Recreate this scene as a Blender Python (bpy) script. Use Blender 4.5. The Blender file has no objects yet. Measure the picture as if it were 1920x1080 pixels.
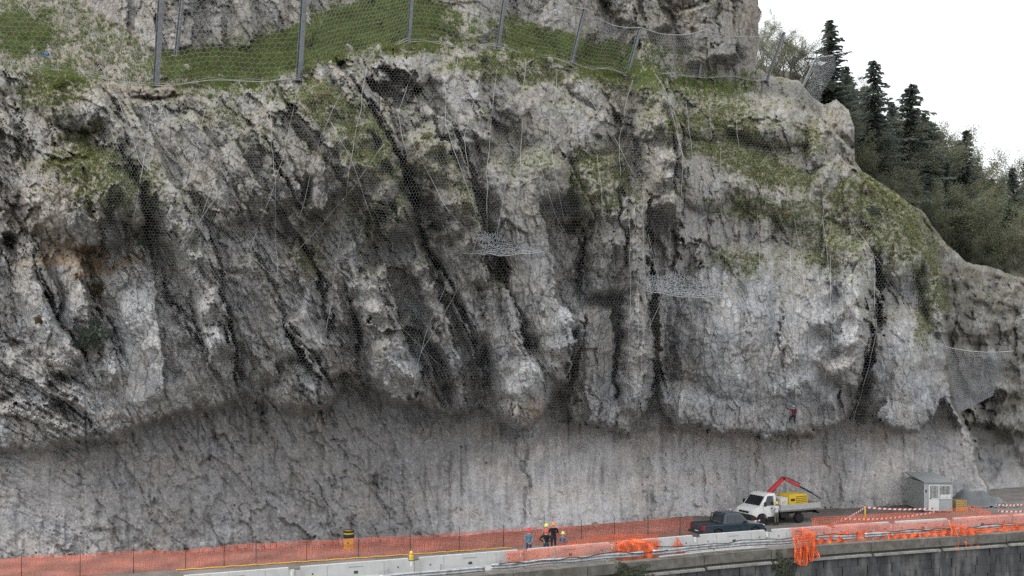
import bpy, bmesh, math, random
import numpy as np
from mathutils import Vector, Matrix

# ------------------------------------------------------------------ camera, sky, sun, exposure
scn = bpy.context.scene
COL = scn.collection
CAMZ = 11.3          # the camera stands across the gorge, 11.3 m above the road
F = 1920.0           # focal length in photo pixels
HOR = 680.0          # row of the horizon in the photo
cam_d = bpy.data.cameras.new('camera')
cam = bpy.data.objects.new('camera', cam_d); COL.objects.link(cam)
cam.location = (0, 0, CAMZ); cam.rotation_euler = (math.radians(90), 0, 0)
cam_d.sensor_width = 36.0; cam_d.lens = 36.0 * F / 1920.0
cam_d.shift_y = (HOR - 540.0) / 1920.0
cam_d.clip_start = 0.5; cam_d.clip_end = 3000
scn.camera = cam

SUN_EL, SUN_AZ = 47.0, 246.0       # sun behind the clouds, high on the left
world = bpy.data.worlds.new('World'); scn.world = world; world.use_nodes = True
wn = world.node_tree.nodes; wl = world.node_tree.links
for n in list(wn): wn.remove(n)
wo = wn.new('ShaderNodeOutputWorld'); wb = wn.new('ShaderNodeBackground')
sky = wn.new('ShaderNodeTexSky'); sky.sky_type = 'NISHITA'; sky.sun_disc = False
sky.sun_elevation = math.radians(SUN_EL); sky.sun_rotation = math.radians(SUN_AZ)
sky.air_density = 1.0; sky.dust_density = 3.0
hs = wn.new('ShaderNodeHueSaturation'); hs.inputs['Saturation'].default_value = 0.12
mxs = wn.new('ShaderNodeMix'); mxs.data_type = 'RGBA'
mxs.inputs[0].default_value = 0.88                       # closed cloud cover: an even white sheet over the clear sky
mxs.inputs[7].default_value = (10.3, 10.6, 11.0, 1)
wl.new(sky.outputs[0], hs.inputs['Color']); wl.new(hs.outputs[0], mxs.inputs[6])
# an overcast sky is brighter overhead than at the horizon (CIE overcast)
wtc = wn.new('ShaderNodeTexCoord'); wsx = wn.new('ShaderNodeSeparateXYZ'); wl.new(wtc.outputs['Generated'], wsx.inputs[0])
wmr = wn.new('ShaderNodeMapRange'); wmr.inputs[1].default_value = 0.0; wmr.inputs[2].default_value = 1.0
wmr.inputs[3].default_value = 1.0; wmr.inputs[4].default_value = 1.6; wl.new(wsx.outputs[2], wmr.inputs[0])
wsc = wn.new('ShaderNodeVectorMath'); wsc.operation = 'SCALE'
wl.new(mxs.outputs[2], wsc.inputs[0]); wl.new(wmr.outputs[0], wsc.inputs['Scale'])
wl.new(wsc.outputs[0], wb.inputs['Color']); wb.inputs['Strength'].default_value = 0.095
wl.new(wb.outputs[0], wo.inputs['Surface'])
sun_d = bpy.data.lights.new('sun', 'SUN'); sun_d.energy = 1.5; sun_d.angle = math.radians(14)
sun_d.color = (1.0, 0.97, 0.93)
sun = bpy.data.objects.new('sun', sun_d); COL.objects.link(sun)
_a = math.radians(SUN_AZ); _e = math.radians(SUN_EL)
_dir = Vector((math.sin(_a) * math.cos(_e), math.cos(_a) * math.cos(_e), math.sin(_e)))
sun.rotation_euler = _dir.to_track_quat('Z', 'Y').to_euler()
scn.view_settings.view_transform = 'Standard'; scn.view_settings.look = 'None'
scn.view_settings.gamma = 1.0; scn.view_settings.exposure = 0.40
scn.view_settings.use_curve_mapping = False
scn.render.engine = 'CYCLES'
scn.cycles.max_bounces = 4; scn.cycles.diffuse_bounces = 3; scn.cycles.glossy_bounces = 2
scn.cycles.transparent_max_bounces = 24; scn.cycles.use_denoising = False

# ------------------------------------------------------------------ helpers
rnd = random.Random(7)
def PT(px, py, Y):
    return Vector(((px - 960.0) / F * Y, Y, CAMZ + (HOR - py) / F * Y))
def GR(px, py, z=0.0):
    Y = F * (CAMZ - z) / (py - HOR)
    return Vector(((px - 960.0) / F * Y, Y, z))
def tag(o, label=None, cat=None, group=None, kind=None):
    if label: o['label'] = label
    if cat: o['category'] = cat
    if group: o['group'] = group
    if kind: o['kind'] = kind
    return o
def empty(name, loc=(0, 0, 0), rz=0.0):
    o = bpy.data.objects.new(name, None); COL.objects.link(o)
    o.location = loc; o.rotation_euler = (0, 0, rz); o.empty_display_size = 0.2
    return o
def link_mesh(name, me, parent=None, loc=None):
    o = bpy.data.objects.new(name, me); COL.objects.link(o)
    if parent: o.parent = parent
    if loc is not None: o.location = loc
    return o
def copy_tree(o, parent=None):
    c = o.copy(); COL.objects.link(c); c.parent = parent
    for ch in o.children: copy_tree(ch, c)
    return c

_mats = {}
def mat(name, col, rough=0.8, metal=0.0, var=0.15, scale=3.0, bump=0.0, bscale=20.0, spec=0.3, stain=None, stretch=None, coat=0.0, world=False):
    """procedural material: base colour broken up by two noises, optional stain colour, optional bump"""
    if name in _mats: return _mats[name]
    m = bpy.data.materials.new(name); m.use_nodes = True
    nt = m.node_tree; N = nt.nodes; L = nt.links
    b = N['Principled BSDF']
    b.inputs['Roughness'].default_value = rough; b.inputs['Metallic'].default_value = metal
    b.inputs['Specular IOR Level'].default_value = spec
    if coat: b.inputs['Coat Weight'].default_value = coat
    tc = N.new('ShaderNodeTexCoord'); mp = N.new('ShaderNodeMapping')
    if world: L.new(N.new('ShaderNodeNewGeometry').outputs['Position'], mp.inputs[0])
    else: L.new(tc.outputs['Object'], mp.inputs[0])
    if stretch: mp.inputs['Scale'].default_value = stretch
    n1 = N.new('ShaderNodeTexNoise'); n1.inputs['Scale'].default_value = scale; n1.inputs['Detail'].default_value = 6
    n1.inputs['Roughness'].default_value = 0.65
    L.new(mp.outputs[0], n1.inputs['Vector'])
    rp = N.new('ShaderNodeMapRange'); rp.inputs[1].default_value = 0.3; rp.inputs[2].default_value = 0.7
    rp.inputs[3].default_value = 1 - var; rp.inputs[4].default_value = 1 + var
    L.new(n1.outputs[0], rp.inputs[0])
    mu = N.new('ShaderNodeVectorMath'); mu.operation = 'SCALE'
    mu.inputs[0].default_value = col[:3]; L.new(rp.outputs[0], mu.inputs['Scale'])
    out = mu.outputs[0]
    if stain:
        sc, amt, ssc = stain
        n2 = N.new('ShaderNodeTexNoise'); n2.inputs['Scale'].default_value = ssc; n2.inputs['Detail'].default_value = 8
        L.new(mp.outputs[0], n2.inputs['Vector'])
        r2 = N.new('ShaderNodeMapRange'); r2.inputs[1].default_value = 0.5; r2.inputs[2].default_value = 0.68
        r2.inputs[4].default_value = amt
        L.new(n2.outputs[0], r2.inputs[0])
        mx = N.new('ShaderNodeMix'); mx.data_type = 'RGBA'; mx.inputs[7].default_value = (*sc, 1)
        L.new(r2.outputs[0], mx.inputs[0]); L.new(out, mx.inputs[6]); out = mx.outputs[2]
    L.new(out, b.inputs['Base Color'])
    if bump:
        n3 = N.new('ShaderNodeTexNoise'); n3.inputs['Scale'].default_value = bscale; n3.inputs['Detail'].default_value = 5
        L.new(mp.outputs[0], n3.inputs['Vector'])
        bp = N.new('ShaderNodeBump'); bp.inputs['Strength'].default_value = bump; bp.inputs['Distance'].default_value = 0.05
        L.new(n3.outputs[0], bp.inputs['Height']); L.new(bp.outputs[0], b.inputs['Normal'])
    _mats[name] = m
    return m

class MB:
    """collects shapes for ONE mesh object"""
    def __init__(s): s.v = []; s.f = []; s.sm = []
    def add(s, vs, fs, smooth=False):
        o = len(s.v); s.v += [tuple(p) for p in vs]
        for f in fs: s.f.append(tuple(i + o for i in f)); s.sm.append(smooth)
        return s
    def box(s, c, d, M=None, taper=1.0):
        x, y, z = d[0] / 2, d[1] / 2, d[2] / 2; t = taper
        vs = [Vector(p) for p in ((-x, -y, -z), (x, -y, -z), (x, y, -z), (-x, y, -z), (-x * t, -y * t, z), (x * t, -y * t, z), (x * t, y * t, z), (-x * t, y * t, z))]
        if M is not None: vs = [M @ p for p in vs]
        return s.add([p + Vector(c) for p in vs], [(0, 3, 2, 1), (4, 5, 6, 7), (0, 1, 5, 4), (1, 2, 6, 5), (2, 3, 7, 6), (3, 0, 4, 7)])
    def prism(s, prof, y0, y1, axis='y'):
        """profile in (x,z) extruded along y"""
        n = len(prof)
        a = [(p[0], y0, p[1]) for p in prof]; b = [(p[0], y1, p[1]) for p in prof]
        fs = [(i, (i + 1) % n, n + (i + 1) % n, n + i) for i in range(n)]
        fs += [tuple(range(n - 1, -1, -1)), tuple(range(n, 2 * n))]
        return s.add(a + b, fs)
    def tube(s, path, r, n=5, cap=True, smooth=True):
        path = [Vector(p) for p in path]; m = len(path); vs = []; fs = []
        rr = r if isinstance(r, (list, tuple)) else [r] * m
        ref = Vector((0.13, 0.31, 0.94))
        for i, p in enumerate(path):
            d = (path[min(i + 1, m - 1)] - path[max(i - 1, 0)])
            if d.length < 1e-9: d = Vector((0, 0, 1))
            d.normalize()
            a = d.cross(ref)
            if a.length < 0.05: a = d.cross(Vector((1, 0, 0)))
            a.normalize(); b = d.cross(a)
            for k in range(n):
                t = 2 * math.pi * k / n
                vs.append(p + (a * math.cos(t) + b * math.sin(t)) * rr[i])
        for i in range(m - 1):
            for k in range(n):
                k2 = (k + 1) % n
                fs.append((i * n + k, i * n + k2, (i + 1) * n + k2, (i + 1) * n + k))
        if cap: fs += [tuple(range(n - 1, -1, -1)), tuple((m - 1) * n + k for k in range(n))]
        return s.add(vs, fs, smooth)
    def lathe(s, prof, c=(0, 0, 0), n=16, M=None):
        vs = []; fs = []
        for (r, z) in prof:
            for k in range(n):
                t = 2 * math.pi * k / n; p = Vector((r * math.cos(t), r * math.sin(t), z))
                if M is not None: p = M @ p
                vs.append(p + Vector(c))
        for i in range(len(prof) - 1):
            for k in range(n):
                k2 = (k + 1) % n
                fs.append((i * n + k, i * n + k2, (i + 1) * n + k2, (i + 1) * n + k))
        fs += [tuple(range(n - 1, -1, -1)), tuple((len(prof) - 1) * n + k for k in range(n))]
        return s.add(vs, fs, True)
    def mesh(s, name, material):
        me = bpy.data.meshes.new(name); me.from_pydata(s.v, [], s.f)
        if material: me.materials.append(material)
        me.polygons.foreach_set('use_smooth', s.sm); me.update()
        return me
    def build(s, name, material, parent=None, bevel=0.0, loc=None):
        o = link_mesh(name, s.mesh(name, material), parent, loc)
        if bevel:
            md = o.modifiers.new('bevel', 'BEVEL'); md.width = bevel; md.segments = 2; md.limit_method = 'ANGLE'
        return o

# ------------------------------------------------------------------ numpy noise
_rs = np.random.RandomState(11)
_ang = _rs.rand(256, 256).astype(np.float32) * 2 * np.pi
_gx, _gy = np.cos(_ang), np.sin(_ang)
_r1, _r2, _r3, _r4, _r5 = [_rs.rand(256, 256).astype(np.float32) for _ in range(5)]
def pn(x, y, seed=0):
    x = np.asarray(x, np.float32) + seed * 17.37; y = np.asarray(y, np.float32) + seed * 9.71
    ix = np.floor(x).astype(np.int32); iy = np.floor(y).astype(np.int32)
    fx = x - ix; fy = y - iy
    sx = fx * fx * fx * (fx * (fx * 6 - 15) + 10); sy = fy * fy * fy * (fy * (fy * 6 - 15) + 10)
    a0 = ix & 255; a1 = (ix + 1) & 255; b0 = iy & 255; b1 = (iy + 1) & 255
    def g(a, b, dx, dy): return _gx[a, b] * dx + _gy[a, b] * dy
    n0 = g(a0, b0, fx, fy) * (1 - sx) + g(a1, b0, fx - 1, fy) * sx
    n1 = g(a0, b1, fx, fy - 1) * (1 - sx) + g(a1, b1, fx - 1, fy - 1) * sx
    return (n0 * (1 - sy) + n1 * sy) * 1.5
def fbm(x, y, oct=4, seed=0, gain=0.5):
    s = 0; a = 1.0; t = 0
    for o in range(oct):
        s = s + a * pn(x * 2 ** o, y * 2 ** o, seed + o * 3); t += a; a *= gain
    return s / t
def ridged(x, y, oct=4, seed=0, gain=0.55):
    s = 0; a = 1.0; t = 0
    for o in range(oct):
        s = s + a * (1 - np.abs(pn(x * 2 ** o, y * 2 ** o, seed + o * 3)) * 1.6); t += a; a *= gain
    return s / t
def worley(x, y, seed=0):
    x = np.asarray(x, np.float32); y = np.asarray(y, np.float32)
    ix = np.floor(x).astype(np.int32); iy = np.floor(y).astype(np.int32)
    F1 = np.full(x.shape, 9, np.float32); F2 = F1.copy()
    bx = np.zeros_like(ix); by = np.zeros_like(iy); dx = np.zeros_like(F1); dy = np.zeros_like(F1)
    for i in (-1, 0, 1):
        for j in (-1, 0, 1):
            cx = (ix + i + seed * 31) & 255; cy = (iy + j + seed * 13) & 255
            px = ix + i + 0.1 + 0.8 * _r1[cx, cy] - x; py = iy + j + 0.1 + 0.8 * _r2[cx, cy] - y
            d = px * px + py * py
            m = d < F1
            F2 = np.where(m, F1, np.minimum(F2, d)); F1 = np.where(m, d, F1)
            bx = np.where(m, cx, bx); by = np.where(m, cy, by)
            dx = np.where(m, px, dx); dy = np.where(m, py, dy)
    return np.sqrt(F1), np.sqrt(F2), _r3[bx, by], _r4[bx, by], _r5[bx, by], dx, dy
def sstep(a, b, x):
    t = np.clip((x - a) / (b - a), 0, 1); return t * t * (3 - 2 * t)
# ------------------------------------------------------------------ THE CLIFF
BASE_U = [-400, 0, 300, 560, 800, 1000, 1290, 1500, 1700, 1850, 1920, 2300]
BASE_Y = [57.0, 60.3, 61.6, 63.4, 66.8, 70.0, 75.6, 78.9, 81.6, 83.4, 84.1, 89.0]
# columns: u, lip row, lip depth, depth mid, terrace row, depth below the terrace edge, depth at it, row and depth of the foot of the upper rocks
COLS = np.array([
    (-400, 850, 3.0, -2.0, 118, 0.0, 1.0, -60, 14),
    (0,    838, 3.0, -2.0, 125, 0.0, 1.0, -60, 15),
    (150,  822, 3.4, -2.2, 150, 0.0, 1.0,   5, 12),
    (300,  778, 3.5, -2.0, 168, 0.0, 1.0, 100,  7),
    (450,  758, 3.5, -1.5, 180, 0.4, 1.4,  98,  8),
    (600,  748, 3.5, -1.5, 118, 0.5, 2.0,  30, 10),
    (700,  745, 3.5, -1.5,  92, 0.5, 2.1,  0, 10),
    (750,  745, 3.5, -1.5,  88, 0.5, 2.2,  -12, 11),
    (830,  765, 3.8, -1.6,  88, 0.5, 2.4,  12, 9),
    (900,  790, 4.0, -1.8,  92, 0.5, 2.5,  45,  7),
    (960,  795, 4.0, -1.8,  98, 0.5, 2.5,  35,  9),
    (1050, 800, 4.0, -2.0, 112, 0.5, 2.5,  62,  8),
    (1110, 800, 4.0, -1.7, 132, 0.6, 2.7,  88,  8),
    (1200, 800, 4.0, -1.5, 165, 1.0, 3.0,  72,  9),
    (1350, 806, 4.5, -0.5, 175, 3.6, 6.5, 125, 10),
    (1500, 808, 5.0,  0.0, 188, 5.0, 8.0, 160, 11),
    (1600, 800, 5.0, -0.4, 290, 3.0, 4.5, 265, 6),
    (1680, 800, 4.8, -0.6, 375, 1.5, 3.0, 355, 5),
    (1780, 780, 4.0, -1.0, 470, 0.5, 2.0, 455, 3),
    (1920, 800, 3.0, -0.5, 540, 0.6, 2.0, 525, 3),
    (2300, 820, 3.0, -0.5, 680, 0.6, 2.0, 650, 3)], float)
SIL = np.array([(-500, -230), (1404, -230), (1414, -120), (1424, -8), (1421, 30), (1413, 70), (1410, 118), (1440, 140), (1500, 150), (1520, 178), (1545, 196), (1568, 184),
                (1592, 205), (1602, 235), (1604, 300), (1618, 322), (1655, 345), (1700, 375), (1735, 400), (1747, 422), (1776, 458), (1812, 490),
                (1850, 498), (1920, 522), (2040, 575), (2300, 670)], float)
us = np.concatenate([np.arange(-240, 0, 6.0), np.arange(0, 1922, 2.0), np.arange(1926, 2200, 7.0)])
vs_ = np.concatenate([np.arange(-130, -8, 6.0), np.arange(-8, 1090, 2.0)])
NU = len(us); NV = len(vs_)
sil = np.interp(us, SIL[:, 0], SIL[:, 1]) + 7 * fbm(us / 40.0, us * 0 + 3.3, 4, 5) * (us > 1404)
U = np.repeat(us[None, :], NV, 0).astype(np.float32)
V = np.repeat(vs_[:, None], NU, 1).astype(np.float32)
def half(fn, k=2):
    """evaluate a slowly varying field on a coarser grid and interpolate"""
    iu = np.unique(np.r_[0:NU:k, NU - 1]); iv = np.unique(np.r_[0:NV:k, NV - 1])
    out = fn(U[np.ix_(iv, iu)], V[np.ix_(iv, iu)])
    if not isinstance(out, tuple): out = (out,)
    def lerp(a):
        x = np.arange(NU); j = np.clip(np.searchsorted(iu, x, 'right') - 1, 0, len(iu) - 2); t = ((x - iu[j]) / (iu[j + 1] - iu[j])).astype(np.float32)
        a = a[:, j] * (1 - t) + a[:, j + 1] * t
        y = np.arange(NV); j = np.clip(np.searchsorted(iv, y, 'right') - 1, 0, len(iv) - 2); t = ((y - iv[j]) / (iv[j + 1] - iv[j])).astype(np.float32)[:, None]
        return (a[j] * (1 - t) + a[j + 1] * t).astype(np.float32)
    r = tuple(lerp(np.asarray(o, np.float32)) for o in out)
    return r if len(r) > 1 else r[0]

# large form
def colint(k, u): return np.interp(u, COLS[:, 0], COLS[:, k])
WU = U + half(lambda U, V: 18 * fbm(U / 90, V / 90, 3, 41)) + 8 * fbm(U / 20, V / 20, 3, 42)
WV = V + half(lambda U, V: 18 * fbm(U / 90, V / 90, 3, 51)) + 8 * fbm(U / 20, V / 20, 3, 52)
kv = []; kd = []
ul = us
lipv, lipd, md, vt, da, db, vu, dc = [colint(k, ul) for k in range(1, 9)]
LIP = np.array([(-400, 850), (0, 838), (100, 832), (200, 815), (310, 777), (420, 745), (460, 738), (540, 762), (600, 762), (640, 718), (690, 722), (740, 748), (780, 742), (850, 785), (900, 748),
                (930, 792), (990, 803), (1020, 772), (1050, 738), (1075, 790), (1120, 802), (1180, 812), (1205, 772), (1230, 735), (1260, 800), (1330, 802), (1400, 816), (1480, 816), (1550, 805),
                (1590, 780), (1606, 757), (1640, 792), (1700, 812), (1740, 792), (1770, 752), (1800, 790), (1920, 820), (2300, 840)], float)
lipv = np.interp(ul, LIP[:, 0], LIP[:, 1]) + 9 * fbm(ul / 30, ul * 0 + 1, 3, 8); vt = vt + 5 * fbm(ul / 45, ul * 0 + 7, 3, 9)
vu = np.minimum(vu, vt - 8); lipd = lipd * np.interp(ul, [0, 600, 860, 1000, 1250, 1700, 1780], [0.40, 0.40, 0.40, 0.42, 0.45, 0.48, 0.4])
v5 = vt + 60; lsf = np.interp(ul, [500, 880], [12.0, 2.5])      # how sharply the lip breaks off
KN = [(np.full(NU, 1300.0), np.full(NU, -2.5)), (np.full(NU, 1050.0), 0 * ul - 1.3), (lipv + 110, 0 * ul + 0.0), (lipv + lsf * 2 + 14, 0.0 * lipd + 0.30), (lipv + lsf, 0.0 * lipd + 0.25), (lipv - 1, -0.90 * lipd), (lipv - 16, -1.08 * lipd), (lipv - 80, -1.15 * lipd),
      (lipv * 0.6 + v5 * 0.4, -lipd * 0.95 - 0.3), (lipv * 0.25 + v5 * 0.75, md), (v5, da), (vt, db), (vt - 5, db + 2.2), (vu, dc), (vu - 14, dc + 0.5), (np.minimum(vu - 120, -400), dc + 3.0)]
import time; _t0 = time.time()
def tick(n): print('T', n, round(time.time() - _t0, 1))
D = np.zeros_like(U); DV = -15 * half(lambda U, V: fbm(U / 42, V / 42, 3, 209)) - 10 * fbm(U / 12, V / 12, 3, 210)
for i in range(NU):
    kvv = np.array([k[0][i] for k in KN])[::-1]; kdd = np.array([k[1][i] for k in KN])[::-1]
    D[:, i] = np.interp(np.where(V[:, i] > 650, V[:, i] + DV[:, i], WV[:, i]), kvv, kdd)
# slight smoothing of the knots
for _ in range(1):
    D[1:-1] = (D[:-2] + 2 * D[1:-1] + D[2:]) / 4
D += np.interp(us, BASE_U, BASE_Y)[None, :].astype(np.float32)


# --- sculpting tools; every length is in photo rows/columns at the rock (about 27 to the metre)
DISP = np.zeros_like(U)
def window(pts, m):
    pts = np.array(pts, float); x0, y0 = pts.min(0) - m; x1, y1 = pts.max(0) + m
    i0, i1 = np.searchsorted(us, [x0, x1])
    Vs = V[:, i0:i1]
    r = np.where(((Vs > y0) & (Vs < y1)).any(1))[0]
    if len(r) == 0 or i1 <= i0: return None
    return slice(r[0], r[-1] + 1), slice(i0, i1)
def polydist(X, Y, pts):
    pts = np.array(pts, float); best = np.full(X.shape, 1e9, np.float32); lat = np.zeros_like(best); par = np.zeros_like(best); over = np.zeros_like(best)
    seg = np.linalg.norm(pts[1:] - pts[:-1], axis=1); tot = seg.sum(); acc = 0
    for k in range(len(pts) - 1):
        a = pts[k]; d = (pts[k + 1] - a) / max(seg[k], 1e-6)
        t = (X - a[0]) * d[0] + (Y - a[1]) * d[1]; tc = np.clip(t, 0, seg[k])
        ex = X - a[0] - d[0] * tc; ey = Y - a[1] - d[1] * tc; ds = np.hypot(ex, ey)
        l = (X - a[0]) * (-d[1]) + (Y - a[1]) * d[0]      # positive: left of travel on screen when travelling down
        m = ds < best
        best = np.where(m, ds, best); lat = np.where(m, l, lat); par = np.where(m, (acc + tc) / tot, par)
        acc += seg[k]
    return best, lat, par
def rib(pts, hw, h, steep=0.0, p=2.0, hw2=None, fade=(0.12, 0.12)):
    """a proud rib or slab along a line; steep > 0: sharp edge on the screen-right flank of a line drawn downwards, < 0 left"""
    hw2 = hw if hw2 is None else hw2
    w = window(pts, max(hw, hw2) * 1.6 + 30)
    if w is None: return
    X, Y = WU[w], WV[w]
    ds, lat, par = polydist(X, Y, pts)
    wdt = hw + (hw2 - hw) * par
    q = lat / wdt                                           # lat > 0 = screen left (line drawn downwards)
    q = np.where(q < 0, q * (1 + max(steep, 0) * 1.2) / (1 - 0.35 * max(steep, 0)), q * (1 + max(-steep, 0) * 1.2) / (1 - 0.35 * max(-steep, 0))) if steep else q
    q = np.where(np.abs(lat) < ds - 0.5, np.sign(q) * ds / wdt, q)   # round ends
    prof = np.clip(1 - np.abs(q) ** p, 0, 1) ** 0.8
    if steep > 0: prof = np.where((lat > -0.55 * wdt) & (lat < 0), np.maximum(prof, 1 - 0.0 * lat), prof) * np.where(lat < -0.55 * wdt, sstep(0.75, 0.5, -lat / wdt), 1)
    if steep < 0: prof = np.where((lat < 0.55 * wdt) & (lat > 0), np.maximum(prof, 1.0), prof) * np.where(lat > 0.55 * wdt, sstep(0.75, 0.5, lat / wdt), 1)
    e = sstep(0, max(fade[0], 1e-3), par + 0.02) * sstep(0, max(fade[1], 1e-3), 1.02 - par)
    DISP[w] = np.maximum(DISP[w], h * prof * e)
def dome(c, rx, ry, h, ang=0.0, p=2.2, under=0.0):
    w = window([(c[0] - rx, c[1] - ry), (c[0] + rx, c[1] + ry)], max(rx, ry) * 0.6 + 30)
    if w is None: return
    X, Y = WU[w] - c[0], WV[w] - c[1]; ca, sa = math.cos(math.radians(ang)), math.sin(math.radians(ang))
    x = (X * ca + Y * sa) / rx; y = (-X * sa + Y * ca) / ry
    if under: y = np.where(y > 0, y * (1 + under), y)
    r = np.hypot(x, y)
    DISP[w] = np.maximum(DISP[w], h * np.clip(1 - r ** p, 0, 1) ** 0.7)
CRK = np.zeros_like(U); LIFT = np.zeros_like(U)
def crack(pts, wd, d, reach=None, lift=None):
    """a cleft: ragged V; the slab on its screen-left side rises towards it like a leaning plate"""
    reach = wd * 5 if reach is None else reach; lift = 0.3 * d if lift is None else lift
    w = window(pts, reach + 20)
    if w is None: return
    X, Y = U[w] * 0.8 + WU[w] * 0.2 + 7 * J1[w] + 3 * J4[w], V[w] * 0.8 + WV[w] * 0.2 + 9 * J2[w]
    wd = wd * 0.92
    ds, lat, par = polydist(X, Y, pts)
    t = np.clip(np.sin(np.pi * np.clip(par, 0.03, 0.97)), 0, 1) ** 0.45 * (0.85 + 0.5 * J3[w])
    ww = wd * np.clip(0.3 + 0.8 * t, 0.2, 1.2)
    CRK[w] = np.maximum(CRK[w], d * np.clip(t, 0, 1.2) * np.clip(1.2 - ds / ww, 0, 1) ** 0.55)
    end = ds - np.abs(lat)
    side = np.where(lat > 0, np.clip(1 - lat / reach, 0, 1) ** 1.1, np.clip(1 + lat / (wd * 0.35), 0, 1)) * np.clip(1 - end / (wd * 2.5), 0, 1)
    LIFT[w] = np.maximum(LIFT[w], lift * np.clip(t, 0, 1.1) * side)
_wj = worley(U / 15 - V / 40, V / 24, 23); J1 = _wj[2] * 1.6 - 0.8; J2 = _wj[3] * 1.6 - 0.8; J4 = pn(U / 6, V / 7, 204); J3 = half(lambda U, V: pn(U / 37, V / 37, 203))


# big convex masses and ribs as they stand in the face
dome((155, 375), 125, 105, 1.9, 10, 2.2, 0.1)
dome((150, 190), 90, 55, 1.6, 15)
rib([(215, 190), (260, 270), (330, 420), (395, 540), (425, 700)], 46, 1.7, 0.9, hw2=36)
rib([(300, 330), (350, 440), (370, 500)], 30, 2.2, 0.5)
rib([(60, 480), (90, 600), (150, 700)], 40, 0.9, 0.4)
rib([(130, 470), (150, 600), (230, 720)], 34, 1.0, 0.3)
rib([(240, 480), (265, 600), (285, 770)], 74, 0.9, 0.5, p=2, hw2=60)
rib([(0, 660), (120, 740), (230, 800)], 30, 1.0, -0.5)
rib([(0, 760), (120, 800), (240, 815)], 26, 0.9, -0.4)
rib([(330, 210), (400, 330), (450, 430)], 46, 1.0, 0.6)
rib([(420, 270), (470, 360), (520, 400)], 36, 1.2, 0.7)
rib([(470, 230), (540, 330), (555, 380)], 28, 1.4, 0.8)
rib([(590, 300), (600, 350), (598, 400)], 26, 1.5, 0.2)
rib([(555, 165), (620, 230), (690, 330), (770, 425)], 62, 2.6, -0.6, hw2=34)
rib([(500, 190), (560, 290), (640, 370)], 40, 1.4, 0.2)
rib([(650, 120), (700, 190), (740, 300), (758, 350)], 34, 1.6, 0.8)
rib([(780, 230), (830, 330), (870, 430), (905, 560)], 58, 3.0, 0.5, hw2=44)
rib([(450, 470), (500, 580), (540, 690)], 40, 1.3, 0.4)
rib([(440, 500), (470, 620), (500, 720)], 44, 1.2, 0.3)
rib([(545, 590), (590, 660), (625, 715)], 32, 2.1, -0.8)
dome((570, 725), 60, 42, 1.3, 20)
rib([(640, 460), (690, 540), (720, 620)], 44, 1.3, 0.5)
rib([(690, 500), (725, 620), (755, 735)], 52, 2.2, 0.7, p=3)
dome((740, 700), 50, 55, 2.3, 0, 3)
rib([(780, 470), (830, 600), (870, 760)], 22, 1.8, 0.7)
rib([(800, 600), (845, 690), (875, 790)], 16, 2.0, 0.6)
rib([(820, 420), (880, 560), (905, 640)], 34, 2.4, 0.7)
rib([(960, 310), (980, 430), (1010, 560), (1060, 640)], 66, 3.3, 0.4, p=3)
dome((1010, 330), 62, 60, 3.2, 0, 3)
dome((940, 340), 45, 55, 2.3)
rib([(920, 520), (950, 620), (975, 760)], 52, 3.0, 0.6, p=3)
dome((985, 715), 58, 62, 3.6, 10, 3)
rib([(1020, 560), (1050, 640), (1040, 720)], 46, 3.4, 0.6, p=3)
rib([(1120, 290), (1140, 420), (1150, 560)], 52, 2.4, 0.2, p=3)
dome((1080, 250), 70, 60, 1.6, 20)
rib([(860, 110), (880, 220), (900, 280)], 60, 1.6, 0.2)
rib([(960, 180), (1010, 230), (1060, 270)], 55, 1.5, 0.2)
rib([(1080, 130), (1130, 190), (1160, 260)], 40, 1.3, 0.6)
rib([(1120, 560), (1125, 680), (1120, 800)], 50, 1.9, 0.2, p=3)
rib([(1196, 340), (1196, 560), (1180, 810)], 32, 3.4, 0.8, p=3)
rib([(1212, 128), (1240, 270), (1248, 430)], 40, 3.2, 0.8, p=3, hw2=44, fade=(0.03, 0.2))
dome((1330, 230), 50, 35, 1.2)
dome((1430, 230), 110, 45, 2.2, 12)
dome((1330, 330), 60, 70, 1.4, 20)
dome((1440, 350), 120, 60, 1.4, 25)
dome((1375, 510), 55, 55, 2.0, 0, 2.2)
dome((1440, 640), 190, 190, 4.2, 0, 2.0)
rib([(1600, 440), (1620, 560), (1580, 740)], 50, 3.2, 0.8, p=3)
rib([(1420, 500), (1440, 620), (1470, 760)], 60, 3.8, 0.2, p=3)
dome((1300, 760), 90, 60, 2.6, 0)
dome((1690, 690), 82, 125, 3.6, -6, 3)
dome((1560, 250), 50, 70, 2.0, 20)
rib([(1540, 300), (1640, 400), (1730, 520)], 60, 2.2, 0.4)
rib([(1740, 460), (1765, 560), (1775, 640)], 34, 2.0, 0.6)
dome((1790, 850), 50, 80, 2.0, -10)
# the masses keep their bulk down to the broken lip
rib([(1268, 765), (1340, 780), (1450, 790), (1570, 775)], 56, 3.0, 0, p=4, fade=(0.05, 0.05))
rib([(1645, 765), (1700, 785), (1755, 765)], 54, 3.4, 0, p=4, fade=(0.05, 0.05))
dome((985, 768), 56, 52, 3.4, 0, 4); rib([(1095, 780), (1185, 790)], 46, 2.4, 0, p=4, fade=(0.05, 0.05)); dome((570, 742), 66, 40, 1.6, 8, 4); dome((745, 725), 50, 40, 2.2, 0, 4); rib([(250, 775), (310, 758), (380, 738)], 40, 0.5, 0, p=4, fade=(0.05, 0.05)); rib([(0, 815), (120, 805), (230, 795)], 34, 0.45, 0, p=4, fade=(0.05, 0.05))
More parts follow.
